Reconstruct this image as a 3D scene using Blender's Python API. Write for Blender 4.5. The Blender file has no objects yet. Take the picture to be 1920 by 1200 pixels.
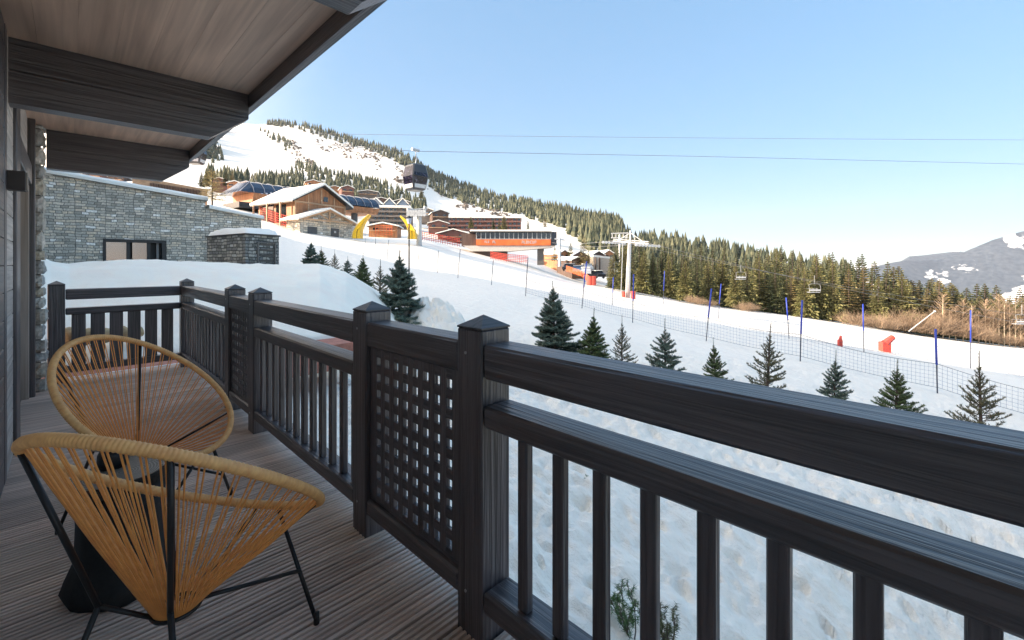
import bpy, math, random
from mathutils import Vector, Matrix, noise
C = bpy.context.scene
col = C.collection
rad = math.radians
random.seed(7)

# ------------------------------------------------------------------ camera
YAW = math.atan2(830, 825)
FX, FY = math.sin(YAW), math.cos(YAW)          # forward
RX, RY = FY, -FX                               # right
EYE, FPX, HOR = 1.45, 825.0, 495.0
cam = bpy.data.cameras.new('camera'); camo = bpy.data.objects.new('camera', cam); col.objects.link(camo)
camo.location = (0, 0, EYE); camo.rotation_euler = (rad(90), 0, -YAW)
cam.sensor_width = 36; cam.lens = 36*FPX/1920; cam.shift_y = -(600-HOR)/1920
cam.clip_start = .05; cam.clip_end = 40000
C.camera = camo

# ------------------------------------------------------------------ light
SUN_AZ = math.atan2(-.84, .54)                 # compass style angle of the sun, from +Y clockwise
SUN_EL = rad(20)
C.world = bpy.data.worlds.new('World'); C.world.use_nodes = True
wn = C.world.node_tree; wn.nodes.clear()
sky = wn.nodes.new('ShaderNodeTexSky'); sky.sky_type = 'NISHITA'; sky.sun_disc = False
sky.sun_elevation = SUN_EL; sky.sun_rotation = SUN_AZ; sky.altitude = 1500; sky.air_density = 1.0; sky.dust_density = .1; sky.ozone_density = 4.0
hs = wn.nodes.new('ShaderNodeHueSaturation'); hs.inputs['Saturation'].default_value = 1.85; hs.inputs['Value'].default_value = 1.0
bg = wn.nodes.new('ShaderNodeBackground'); bg.inputs['Strength'].default_value = .115
wo = wn.nodes.new('ShaderNodeOutputWorld')
gm = wn.nodes.new('ShaderNodeGamma'); gm.inputs[1].default_value = .33
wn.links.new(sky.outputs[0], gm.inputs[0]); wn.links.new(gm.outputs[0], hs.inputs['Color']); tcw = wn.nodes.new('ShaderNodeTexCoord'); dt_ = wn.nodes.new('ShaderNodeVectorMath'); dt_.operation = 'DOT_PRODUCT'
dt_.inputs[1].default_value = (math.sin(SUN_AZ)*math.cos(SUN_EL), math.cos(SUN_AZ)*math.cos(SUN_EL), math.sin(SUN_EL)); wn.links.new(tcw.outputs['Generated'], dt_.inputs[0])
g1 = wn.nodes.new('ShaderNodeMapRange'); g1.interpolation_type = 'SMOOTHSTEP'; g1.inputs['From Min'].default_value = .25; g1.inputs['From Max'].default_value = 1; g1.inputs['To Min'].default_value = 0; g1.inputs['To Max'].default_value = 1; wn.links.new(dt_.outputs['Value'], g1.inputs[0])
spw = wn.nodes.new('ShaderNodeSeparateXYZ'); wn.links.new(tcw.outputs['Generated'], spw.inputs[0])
g2 = wn.nodes.new('ShaderNodeMapRange'); g2.interpolation_type = 'SMOOTHSTEP'; g2.inputs['From Min'].default_value = .50; g2.inputs['From Max'].default_value = .9; g2.inputs['To Min'].default_value = 1; g2.inputs['To Max'].default_value = 1.35; wn.links.new(spw.outputs[2], g2.inputs[0])  # overhead sky brightened beyond nature to fill the shaded snow
warm_boost = wn.nodes.new('ShaderNodeMix'); warm_boost.data_type = 'RGBA'; warm_boost.inputs[6].default_value = (1,1,1,1); warm_boost.inputs[7].default_value = (10.5,4.7,2.5,1); wn.links.new(g1.outputs[0], warm_boost.inputs[0])  # warm boost around the out-of-frame sun, added to neutralise the blue shade
auv = wn.nodes.new('ShaderNodeVectorMath'); auv.operation = 'MULTIPLY'; wn.links.new(hs.outputs[0], auv.inputs[0]); wn.links.new(warm_boost.outputs[2], auv.inputs[1])
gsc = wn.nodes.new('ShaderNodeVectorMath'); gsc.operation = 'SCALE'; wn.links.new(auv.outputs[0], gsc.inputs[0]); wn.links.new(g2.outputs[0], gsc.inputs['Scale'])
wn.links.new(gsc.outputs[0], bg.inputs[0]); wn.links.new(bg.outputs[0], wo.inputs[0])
sl = bpy.data.lights.new('sun', 'SUN'); sl.energy = 2.4; sl.angle = rad(.5); sl.color = (1, .84, .66)
so = bpy.data.objects.new('sun', sl); col.objects.link(so)
sd = Vector((math.sin(SUN_AZ)*math.cos(SUN_EL), math.cos(SUN_AZ)*math.cos(SUN_EL), math.sin(SUN_EL)))
so.rotation_euler = sd.to_track_quat('Z', 'Y').to_euler()
C.view_settings.view_transform = 'Standard'; C.view_settings.look = 'None'
C.view_settings.exposure = 2.5; C.view_settings.gamma = 1

# ------------------------------------------------------------------ helpers
def P(px, py, d):                              # photo pixel + depth -> world
    u = (px-960)/FPX*d
    return Vector((u*RX+d*FX, u*RY+d*FY, EYE-(py-HOR)/FPX*d))
def PY(px, py, Y):                             # photo pixel on the plane Y = const
    r = (px-960)/FPX
    return P(px, py, Y/(FY+RY*r))
def xydir(du, dd):
    v = Vector((du*RX+dd*FX, du*RY+dd*FY, 0)); return v.normalized()
def lerp(a, b, t): return a+(b-a)*t
def interp(x, xs, ys):
    if x <= xs[0]: return ys[0]
    if x >= xs[-1]: return ys[-1]
    for i in range(len(xs)-1):
        if x <= xs[i+1]: return lerp(ys[i], ys[i+1], (x-xs[i])/(xs[i+1]-xs[i]))
_PC = {}
def pchip(x, xs, ys):
    key = (tuple(xs), tuple(ys)); m = _PC.get(key); n = len(xs)
    if m is None:
        h = [xs[i+1]-xs[i] for i in range(n-1)]; dl = [(ys[i+1]-ys[i])/h[i] for i in range(n-1)]
        m = [dl[0]]+[0 if dl[i-1]*dl[i] <= 0 else (3*(h[i-1]+h[i]))/((2*h[i]+h[i-1])/dl[i-1]+(h[i]+2*h[i-1])/dl[i]) for i in range(1, n-1)]+[dl[-1]]
        _PC[key] = m
    if x <= xs[0]: return ys[0]
    if x >= xs[-1]: return ys[-1]
    for i in range(n-1):
        if x <= xs[i+1]:
            h = xs[i+1]-xs[i]; t = (x-xs[i])/h
            return ys[i]*(1+2*t)*(1-t)**2+m[i]*h*t*(1-t)**2+ys[i+1]*t*t*(3-2*t)+m[i+1]*h*t*t*(t-1)
def sst(t): t = max(0, min(1, t)); return t*t*(3-2*t)

class MB:
    def __init__(s): s.v = []; s.f = []
    def add(s, vs, fs):
        o = len(s.v); s.v += [tuple(v) for v in vs]; s.f += [tuple(i+o for i in f) for f in fs]; return s
    def box(s, x0, x1, y0, y1, z0, z1):
        return s.add([(x0,y0,z0),(x1,y0,z0),(x1,y1,z0),(x0,y1,z0),(x0,y0,z1),(x1,y0,z1),(x1,y1,z1),(x0,y1,z1)],
              [(0,3,2,1),(4,5,6,7),(0,1,5,4),(1,2,6,5),(2,3,7,6),(3,0,4,7)])
    def bbox(s, x0, x1, y0, y1, z0, z1, b=.006):   # box with chamfered vertical+horizontal edges
        xs = (x0, x0+b, x1-b, x1); ys = (y0, y0+b, y1-b, y1); zs = (z0, z0+b, z1-b, z1)
        vs = []; idx = {}
        for i in range(2):
            for j in range(2):
                for k in range(2):
                    cx = (xs[0], xs[3])[i]; cy = (ys[0], ys[3])[j]; cz = (zs[0], zs[3])[k]
                    ix = (xs[1], xs[2])[i]; iy = (ys[1], ys[2])[j]; iz = (zs[1], zs[2])[k]
                    idx[i,j,k] = len(vs); vs += [(cx,iy,iz),(ix,cy,iz),(ix,iy,cz)]
        fs = []
        for i in range(2):
            q = [idx[i,0,0], idx[i,1,0], idx[i,1,1], idx[i,0,1]]; fs.append(tuple(q if i else q[::-1]))
            q = [idx[0,i,0]+1, idx[0,i,1]+1, idx[1,i,1]+1, idx[1,i,0]+1]; fs.append(tuple(q if i else q[::-1]))
            q = [idx[0,0,i]+2, idx[1,0,i]+2, idx[1,1,i]+2, idx[0,1,i]+2]; fs.append(tuple(q if i else q[::-1]))
        for j in range(2):
            for k in range(2):
                fs.append((idx[0,j,k]+1, idx[1,j,k]+1, idx[1,j,k]+2, idx[0,j,k]+2))
                fs.append((idx[j,0,k], idx[j,1,k], idx[j,1,k]+2, idx[j,0,k]+2))
                fs.append((idx[j,k,0], idx[j,k,1], idx[j,k,1]+1, idx[j,k,0]+1))
        for i in range(2):
            for j in range(2):
                for k in range(2): a = idx[i,j,k]; fs.append((a, a+1, a+2))
        return s.add(vs, fs)
    def tube(s, pts, r, n=6, closed=False, cap=True):
        pts = [Vector(p) for p in pts]; m = len(pts); vs = []; up = None
        for i, p in enumerate(pts):
            if closed: t = pts[(i+1) % m]-pts[i-1]
            else: t = pts[min(i+1, m-1)]-pts[max(i-1, 0)]
            if t.length < 1e-9: t = Vector((0,0,1))
            t.normalize()
            if up is None: up = Vector((0,0,1)) if abs(t.z) < .9 else Vector((1,0,0))
            a = t.cross(up); 
            if a.length < 1e-6: a = t.orthogonal()
            a.normalize(); b = a.cross(t); up = b
            ri = r[i] if hasattr(r, '__len__') else r
            for k in range(n):
                w = 2*math.pi*k/n; vs.append(p+a*(ri*math.cos(w))+b*(ri*math.sin(w)))
        fs = []
        for i in range(m if closed else m-1):
            j = (i+1) % m
            for k in range(n): l = (k+1) % n; fs.append((i*n+k, j*n+k, j*n+l, i*n+l))
        if cap and not closed: fs.append(tuple(range(n))); fs.append(tuple((m-1)*n+k for k in reversed(range(n))))
        return s.add(vs, fs)
    def cone(s, x, y, z0, z1, r0, r1, n=12):
        vs = [(x+r*math.cos(2*math.pi*k/n), y+r*math.sin(2*math.pi*k/n), z) for z, r in ((z0,r0),(z1,r1)) for k in range(n)]
        fs = [(k, (k+1) % n, n+(k+1) % n, n+k) for k in range(n)]+[tuple(reversed(range(n))), tuple(range(n, 2*n))]
        return s.add(vs, fs)
    def poly(s, base, off):                    # prism: polygon + offset vector
        n = len(base); b = [Vector(p) for p in base]; o = Vector(off)
        return s.add(b+[p+o for p in b], [tuple(reversed(range(n))), tuple(range(n, 2*n))]+[(k, (k+1) % n, n+(k+1) % n, n+k) for k in range(n)])
    def build(s, name, m, parent=None, smooth=False, local=False):
        v = s.v
        if parent is not None and not local:
            L = parent
            off = Vector((0,0,0))
            while L is not None: off += L.location; L = L.parent
            v = [(p[0]-off.x, p[1]-off.y, p[2]-off.z) for p in v]
        me = bpy.data.meshes.new(name); me.from_pydata(v, [], s.f); me.update()
        if smooth: me.polygons.foreach_set('use_smooth', [True]*len(me.polygons))
        if m: me.materials.append(m)
        o = bpy.data.objects.new(name, me); col.objects.link(o)
        if parent is not None: o.parent = parent
        return o

def tag(o, label, cat, group=None, kind=None):
    if kind: o['kind'] = kind
    if label: o['label'] = label
    if cat: o['category'] = cat
    if group: o['group'] = group
    return o
def thing(name, label, cat, loc=(0,0,0), rz=0, group=None):
    o = bpy.data.objects.new(name, None); col.objects.link(o); o.location = loc; o.rotation_euler = (0,0,rz)
    o.empty_display_size = .1
    return tag(o, label, cat, group)
def struct(o): o['kind'] = 'structure'; return o
def dup(o, loc, rz, sc=1, label=None, group=None):
    c = o.copy(); col.objects.link(c); c.location = loc; c.rotation_euler = (0,0,rz); c.scale = (sc,sc,sc) if not hasattr(sc, '__len__') else sc
    if label: c['label'] = label
    if group: c['group'] = group
    for ch in list(o.children):
        k = ch.copy(); col.objects.link(k); k.parent = c
        for g in list(ch.children):
            q = g.copy(); col.objects.link(q); q.parent = k
    return c

# ------------------------------------------------------------------ materials
MATS = {}
def newmat(name):
    m = bpy.data.materials.new(name); m.use_nodes = True; nt = m.node_tree
    return m, nt, nt.nodes['Principled BSDF']
def N(nt, t, **kw):
    n = nt.nodes.new(t)
    for k, v in kw.items():
        if k in n.inputs.keys(): n.inputs[k].default_value = v
        else: setattr(n, k, v)
    return n
def ramp(nt, stops):
    r = nt.nodes.new('ShaderNodeValToRGB'); e = r.color_ramp.elements
    while len(e) < len(stops): e.new(.5)
    for i, (p, c) in enumerate(stops): e[i].position = p; e[i].color = (*c, 1)
    return r
def coords(nt, scale=(1,1,1), kind='Object'):
    tc = nt.nodes.new('ShaderNodeTexCoord'); mp = nt.nodes.new('ShaderNodeMapping'); mp.inputs['Scale'].default_value = scale
    nt.links.new(tc.outputs[kind], mp.inputs[0]); return mp.outputs[0]
def bumpto(nt, b, src, strength=.3, dist=.01):
    n = nt.nodes.new('ShaderNodeBump'); n.inputs['Strength'].default_value = strength; n.inputs['Distance'].default_value = dist
    nt.links.new(src, n.inputs['Height']); nt.links.new(n.outputs[0], b.inputs['Normal']); return n
def plain(name, c, rough=.6, metal=0, var=.15, scale=6, spec=.5, emit=None):
    if name in MATS: return MATS[name]
    m, nt, b = newmat(name)
    n = N(nt, 'ShaderNodeTexNoise', Scale=scale, Detail=5.0); nt.links.new(coords(nt), n.inputs['Vector'])
    r = ramp(nt, [(.3, [x*(1-var) for x in c]), (.7, [min(1, x*(1+var)) for x in c])])
    nt.links.new(n.outputs[0], r.inputs[0]); nt.links.new(r.outputs[0], b.inputs['Base Color'])
    b.inputs['Roughness'].default_value = rough; b.inputs['Metallic'].default_value = metal; b.inputs['Specular IOR Level'].default_value = spec
    MATS[name] = m; return m
def wood(name, c0, c1, axis, rough=.55, bump=.4, across=55, dist=.004, island=0, spec=.5, knots=False):
    if name in MATS: return MATS[name]
    m, nt, b = newmat(name)
    sc = [across]*3; sc[axis] = across*.035
    v = coords(nt, tuple(sc))
    if island:
        g = nt.nodes.new('ShaderNodeNewGeometry'); ad = N(nt, 'ShaderNodeVectorMath', operation='MULTIPLY_ADD')
        cx = nt.nodes.new('ShaderNodeCombineXYZ')
        for k in range(3): nt.links.new(g.outputs['Random Per Island'], cx.inputs[k])
        ad.inputs[1].default_value = (37, 53, 71); nt.links.new(cx.outputs[0], ad.inputs[0]); nt.links.new(v, ad.inputs[2]); v = ad.outputs[0]
    n = N(nt, 'ShaderNodeTexNoise', Scale=1.0, Detail=4.0, Distortion=.6); nt.links.new(v, n.inputs['Vector'])
    r = ramp(nt, [(.30, c0), (.68, c1)]); nt.links.new(n.outputs[0], r.inputs[0])
    sc2 = [2.2]*3; sc2[axis] = .5
    n2 = N(nt, 'ShaderNodeTexNoise', Scale=1.0, Detail=3.0); nt.links.new(coords(nt, tuple(sc2)), n2.inputs['Vector'])
    mx = N(nt, 'ShaderNodeMix', data_type='RGBA', blend_type='MULTIPLY'); mx.inputs[0].default_value = 1
    r2 = ramp(nt, [(.3, (.68,.68,.68)), (.7, (1.15,1.15,1.15))]); nt.links.new(n2.outputs[0], r2.inputs[0])
    nt.links.new(r.outputs[0], mx.inputs[6]); nt.links.new(r2.outputs[0], mx.inputs[7])
    out = mx.outputs[2]
    if island:
        r3 = ramp(nt, [(0, (1-island,)*3), (1, (1+island,)*3)]); nt.links.new(g.outputs['Random Per Island'], r3.inputs[0])
        m2 = N(nt, 'ShaderNodeMix', data_type='RGBA', blend_type='MULTIPLY'); m2.inputs[0].default_value = 1
        nt.links.new(out, m2.inputs[6]); nt.links.new(r3.outputs[0], m2.inputs[7]); out = m2.outputs[2]
    nt.links.new(out, b.inputs['Base Color'])
    rr = N(nt, 'ShaderNodeMapRange'); rr.inputs['To Min'].default_value = rough-.12; rr.inputs['To Max'].default_value = rough+.15
    nt.links.new(n.outputs[0], rr.inputs[0]); nt.links.new(rr.outputs[0], b.inputs['Roughness'])
    b.inputs['Specular IOR Level'].default_value = spec
    bumpto(nt, b, n.outputs[0], bump, dist)
    MATS[name] = m; return m
def masonry(name, cols, white=.93, bw=.5, rh=.19, mortar=(.10,.10,.09), ms=.02, axes='xz', bump=.6, wcol=(.97,.93,.86)):
    if name in MATS: return MATS[name]
    m, nt, b = newmat(name)
    tc = nt.nodes.new('ShaderNodeTexCoord'); sp = nt.nodes.new('ShaderNodeSeparateXYZ'); nt.links.new(tc.outputs['Object'], sp.inputs[0])
    cb = nt.nodes.new('ShaderNodeCombineXYZ')
    a = {'x': 0, 'y': 1, 'z': 2}
    if axes == 'sz':
        ad = N(nt, 'ShaderNodeMath', operation='ADD'); nt.links.new(sp.outputs[0], ad.inputs[0]); nt.links.new(sp.outputs[1], ad.inputs[1]); nt.links.new(ad.outputs[0], cb.inputs[0])
    else: nt.links.new(sp.outputs[a[axes[0]]], cb.inputs[0])
    nt.links.new(sp.outputs[2], cb.inputs[1])
    nz = N(nt, 'ShaderNodeTexNoise', Scale=1.7, Detail=2.0); nt.links.new(cb.outputs[0], nz.inputs['Vector'])
    ma = N(nt, 'ShaderNodeVectorMath', operation='MULTIPLY_ADD'); ma.inputs[1].default_value = (.30, rh*.9, 0)
    nt.links.new(nz.outputs['Color'], ma.inputs[0]); nt.links.new(cb.outputs[0], ma.inputs[2])
    def brick(w, h, off):
        br = nt.nodes.new('ShaderNodeTexBrick'); br.inputs['Scale'].default_value = 1; br.inputs['Brick Width'].default_value = w; br.inputs['Row Height'].default_value = h
        br.inputs['Mortar Size'].default_value = ms; br.inputs['Mortar Smooth'].default_value = .25; br.inputs['Bias'].default_value = 0
        br.inputs['Color1'].default_value = (0,0,0,1); br.inputs['Color2'].default_value = (1,1,1,1); br.inputs['Mortar'].default_value = (0,0,0,1)
        br.offset = off; br.squash = .6; br.squash_frequency = 2
        nt.links.new(ma.outputs[0], br.inputs['Vector']); return br
    br = brick(bw, rh, .37)
    n = len(cols); st = [(i/(n)*white, c) for i, c in enumerate(cols)]+[(white, wcol)]
    r = ramp(nt, st); r.color_ramp.interpolation = 'CONSTANT'; nt.links.new(br.outputs['Color'], r.inputs[0])
    ns = N(nt, 'ShaderNodeTexNoise', Scale=14.0, Detail=6.0); nt.links.new(cb.outputs[0], ns.inputs['Vector'])
    rn = ramp(nt, [(.3, (.7,.7,.7)), (.7, (1.2,1.2,1.2))]); nt.links.new(ns.outputs[0], rn.inputs[0])
    mx = N(nt, 'ShaderNodeMix', data_type='RGBA', blend_type='MULTIPLY'); mx.inputs[0].default_value = 1
    nt.links.new(r.outputs[0], mx.inputs[6]); nt.links.new(rn.outputs[0], mx.inputs[7])
    mm = N(nt, 'ShaderNodeMix', data_type='RGBA'); nt.links.new(br.outputs['Fac'], mm.inputs[0]); nt.links.new(mx.outputs[2], mm.inputs[6]); mm.inputs[7].default_value = (*mortar, 1)
    nt.links.new(mm.outputs[2], b.inputs['Base Color']); b.inputs['Roughness'].default_value = .85
    iv = N(nt, 'ShaderNodeMath', operation='SUBTRACT'); iv.inputs[0].default_value = 1; nt.links.new(br.outputs['Fac'], iv.inputs[1])
    sm = N(nt, 'ShaderNodeMath', operation='MULTIPLY_ADD'); sm.inputs[1].default_value = .35; nt.links.new(ns.outputs[0], sm.inputs[0]); nt.links.new(iv.outputs[0], sm.inputs[2])
    bumpto(nt, b, sm.outputs[0], bump, .03)
    MATS[name] = m; return m
def island(name, cols, rough=.8, noise_s=8, bump=.4, dist=.02, var=.2):
    if name in MATS: return MATS[name]
    m, nt, b = newmat(name); g = nt.nodes.new('ShaderNodeNewGeometry')
    r = ramp(nt, [(i/max(1, len(cols)-1), c) for i, c in enumerate(cols)]); nt.links.new(g.outputs['Random Per Island'], r.inputs[0])
    n = N(nt, 'ShaderNodeTexNoise', Scale=noise_s, Detail=6.0); nt.links.new(coords(nt), n.inputs['Vector'])
    rn = ramp(nt, [(.3, (1-var,)*3), (.7, (1+var,)*3)]); nt.links.new(n.outputs[0], rn.inputs[0])
    mx = N(nt, 'ShaderNodeMix', data_type='RGBA', blend_type='MULTIPLY'); mx.inputs[0].default_value = 1
    nt.links.new(r.outputs[0], mx.inputs[6]); nt.links.new(rn.outputs[0], mx.inputs[7]); nt.links.new(mx.outputs[2], b.inputs['Base Color'])
    b.inputs['Roughness'].default_value = rough; bumpto(nt, b, n.outputs[0], bump, dist)
    MATS[name] = m; return m
def snowmat(name, c=(.80,.82,.84), bs=1.4, bd=.06, fine=20, st=.5):
    if name in MATS: return MATS[name]
    m, nt, b = newmat(name); v = coords(nt)
    n = N(nt, 'ShaderNodeTexNoise', Scale=bs, Detail=8.0, Roughness=.62); nt.links.new(v, n.inputs['Vector'])
    r = ramp(nt, [(.25, [x*.93 for x in c]), (.75, [min(.93, x*1.04) for x in c])]); nt.links.new(n.outputs[0], r.inputs[0]); nt.links.new(r.outputs[0], b.inputs['Base Color'])
    b.inputs['Roughness'].default_value = .75; b.inputs['Specular IOR Level'].default_value = .25
    bumpto(nt, b, n.outputs[0], st, bd); MATS[name] = m; return m
def glass(name, c=(.02,.025,.03), rough=.05):
    if name in MATS: return MATS[name]
    m, nt, b = newmat(name); n = N(nt, 'ShaderNodeTexNoise', Scale=.8, Detail=2.0); nt.links.new(coords(nt), n.inputs['Vector'])
    r = ramp(nt, [(.3, [x*.7 for x in c]), (.7, [x*1.4 for x in c])]); nt.links.new(n.outputs[0], r.inputs[0]); nt.links.new(r.outputs[0], b.inputs['Base Color'])
    b.inputs['Roughness'].default_value = rough; b.inputs['Specular IOR Level'].default_value = 1.0; bumpto(nt, b, n.outputs[0], .05, .02)
    MATS[name] = m; return m
DARK0, DARK1 = (.032,.028,.032), (.125,.106,.114)
def darkw(ax): return wood('stained_wood_'+'xyz'[ax], DARK0, DARK1, ax, rough=.36, bump=1.0, across=46, dist=.009, island=.14, spec=1.0)
M_SNOW = snowmat('snow'); M_PACK = snowmat('roof_snow', (.95,.89,.81), 3, .03, 30, .3)
M_BLACK = plain('black_paint', (.012,.012,.013), .38, .0)
M_GREY = plain('galvanised_steel', (.55,.56,.57), .45, .4)
M_GLASS = glass('window_glass')

# ------------------------------------------------------------------ terrain: snow slope rising into the mountain
TD = [12, 16, 20, 26, 35, 45, 60, 75, 90, 120, 200]
TP = {
 -500:[650,575,540,505,475,450,420,400,385,370,350],
   95:[645,575,540,505,475,450,420,400,385,355,335],
  250:[640,572,538,503,472,447,415,395,375,340,327],
  400:[635,568,534,500,468,442,410,390,378,362,345],
  490:[630,563,530,497,465,440,415,405,395,380,362],
  560:[632,568,538,508,478,455,432,424,418,405,382],
  640:[640,578,548,520,492,468,447,441,437,425,395],
  700:[648,590,556,528,503,480,455,446,442,435,412],
  783:[660,596,562,537,517,500,464,450,446,441,424],
  858:[670,602,567,543,523,506,484,472,464,452,434],
  985:[685,612,582,558,541,530,515,504,497,482,452],
 1090:[700,622,594,574,560,550,540,533,531,521,478],
 1186:[715,641,613,592,577,568,557,548,546,545,520],
 1323:[738,663,638,613,598,586,577,572,571,575,570],
 1500:[765,687,661,638,621,610,599,593,594,603,612],
 1758:[812,735,704,680,661,649,637,631,633,648,668],
 1920:[835,752,722,698,681,669,656,650,654,672,694],
 2500:[900,815,780,750,725,705,690,680,684,700,720]}
TK = sorted(TP)
YTOP = ([-500,300,400,470,560,640,760,820,900,1000,1100,1163,1176,1240,1300,1400,1500,1600,1700,2500],
        [150,180,212,228,236,256,292,332,362,386,408,424,446,458,468,488,505,520,600,650])
DTOP = ([-500,400,600,800,900,1000,1100,1165,1180,1400,1600,2500], [900,900,850,760,700,600,500,430,400,360,340,340])
COLS = [[TP[k][i] for k in TK] for i in range(len(TD))]
LTD = [math.log(v) for v in TD]
_RC = {}
def row_at(px):
    k = round(px*2)
    if k not in _RC:
        q = k/2; row = [pchip(q, TK, c) for c in COLS]; dt = pchip(q, *DTOP)
        _RC[k] = (row, dt, pchip(q, *YTOP))
    return _RC[k]
def yimg(px, d):
    row, dt, yt = row_at(px)
    if d <= 12:
        b = (row[0]-HOR)*12/FPX+(12-d)*.045
        return HOR+b*FPX/d
    if d <= 200: return interp(math.log(d), LTD, row)
    t = (d-200)/(dt-200)
    if t <= 1: return lerp(row[-1], yt, t**.85)
    z = EYE-(yt-HOR)*dt/FPX
    return HOR-(z-EYE-(d-dt)*.45)*FPX/d
def zpd(px, d): return EYE-(yimg(px, d)-HOR)/FPX*d
def groundz(X, Y):
    d = X*FX+Y*FY; u = X*RX+Y*RY; d = max(d, 1.0)
    return zpd(960+FPX*u/d, d)
def hitpx(px, py, d0=8, d1=300):               # where the ray of a pixel meets the snow
    d = d0
    while d < d1:
        if yimg(px, d) <= py: return P(px, py, d)
        d *= 1.01
    return P(px, py, d1)
def hill(px, py):                              # same for the mountain (beyond 200 m)
    d = 200; dt = pchip(px, *DTOP)
    while d < dt:
        if yimg(px, d) <= py: break
        d += 5
    return d
_pr = random.Random(77); PITS = {}
for _i in range(-20, 60):
    for _j in range(-60, 60):
        if _pr.random() < .62: PITS[_i, _j] = ((_i+_pr.random())*.42, (_j+_pr.random())*.42, _pr.uniform(.03,.11), _pr.uniform(.09,.20), _pr.uniform(0,3.14))
def pit(X, Y):
    i, j = int(math.floor(X/.42)), int(math.floor(Y/.42)); s = 0
    for a in (-1,0,1):
        for b in (-1,0,1):
            q = PITS.get((i+a, j+b))
            if q:
                dx, dy = X-q[0], Y-q[1]; cs, sn_ = math.cos(q[4]), math.sin(q[4]); u, v = dx*cs+dy*sn_, (-dx*sn_+dy*cs)*1.7
                r = math.sqrt(u*u+v*v)/q[3]
                if r < 1: s = max(s, q[2]*(1-r*r)**1.2)
                elif r < 1.5: s -= q[2]*.12*(1.5-r)
    return s
tm = MB()
cols_ = [(-520+i*5.0) for i in range(0, 96)]+[(-40+i*4.4) for i in range(0, 590)]
cols_ = [c for i, c in enumerate(cols_) if c < 2500]
rows_ = []
d = 1.0
while d < 1500:
    rows_.append(d); d *= 1.02 if d < 3 else 1.009 if d < 14 else 1.0145 if d < 40 else (1.022 if d < 250 else 1.03)
for d in rows_:
    for px in cols_:
        z = zpd(px, d); u = (px-960)/FPX*d; X = u*RX+d*FX; Y = u*RY+d*FY
        if d < 60:
            w = max(0, 1-max(0, d-9)/9.0)
            q = noise.noise(Vector((X*.55, Y*.55, 0)))*.16+noise.noise(Vector((X*1.9, Y*1.9, 3)))*.11+noise.noise(Vector((X*8, Y*8, 3)))*.03+abs(noise.noise(Vector((X*4.2, Y*4.2, 5))))*-.11
            q2 = noise.noise(Vector((X*.25, Y*.25, 9)))*.10+noise.noise(Vector((X*1.1, Y*1.1, 4)))*.02
            if d < 15 and X > 1.3: z -= pit(X, Y)*1.5*min(1, (15-d)/3)
            z += q*w+q2*sst((d-8)/8)*sst((60-d)/20)
        elif d > 220:
            z += noise.noise(Vector((X*.02, Y*.02, 0)))*2.0*sst((d-220)/100)+noise.noise(Vector((X*.006, Y*.006, 2)))*5*sst((d-220)/150)
        tm.v.append((X, Y, z))
nc = len(cols_)
for i in range(len(rows_)-1):
    for j in range(nc-1):
        a = i*nc+j; tm.f.append((a, a+1, a+nc+1, a+nc))
m_gr, nt, b = newmat('slope_snow'); v = coords(nt)
n = N(nt, 'ShaderNodeTexNoise', Scale=2.4, Detail=9.0, Roughness=.62); nt.links.new(v, n.inputs['Vector'])
c_ = (.965,.875,.765); r = ramp(nt, [(.25, [x*.93 for x in c_]), (.75, [min(.96, x*1.03) for x in c_])]); nt.links.new(n.outputs[0], r.inputs[0]); nt.links.new(r.outputs[0], b.inputs['Base Color'])
mp = nt.nodes.new('ShaderNodeMapping'); mp.inputs['Rotation'].default_value = (0,0,rad(12)); mp.inputs['Scale'].default_value = (6, .25, 1); nt.links.new(v, mp.inputs[0])
n2 = N(nt, 'ShaderNodeTexNoise', Scale=1.0, Detail=5.0); nt.links.new(mp.outputs[0], n2.inputs['Vector'])
ad = N(nt, 'ShaderNodeMath', operation='MULTIPLY_ADD'); ad.inputs[1].default_value = .5; nt.links.new(n2.outputs[0], ad.inputs[0]); nt.links.new(n.outputs[0], ad.inputs[2])
b.inputs['Roughness'].default_value = .75; b.inputs['Specular IOR Level'].default_value = .25; bumpto(nt, b, ad.outputs[0], .8, .14)
ground = struct(tm.build('snow_ground', m_gr, None, True))

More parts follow.
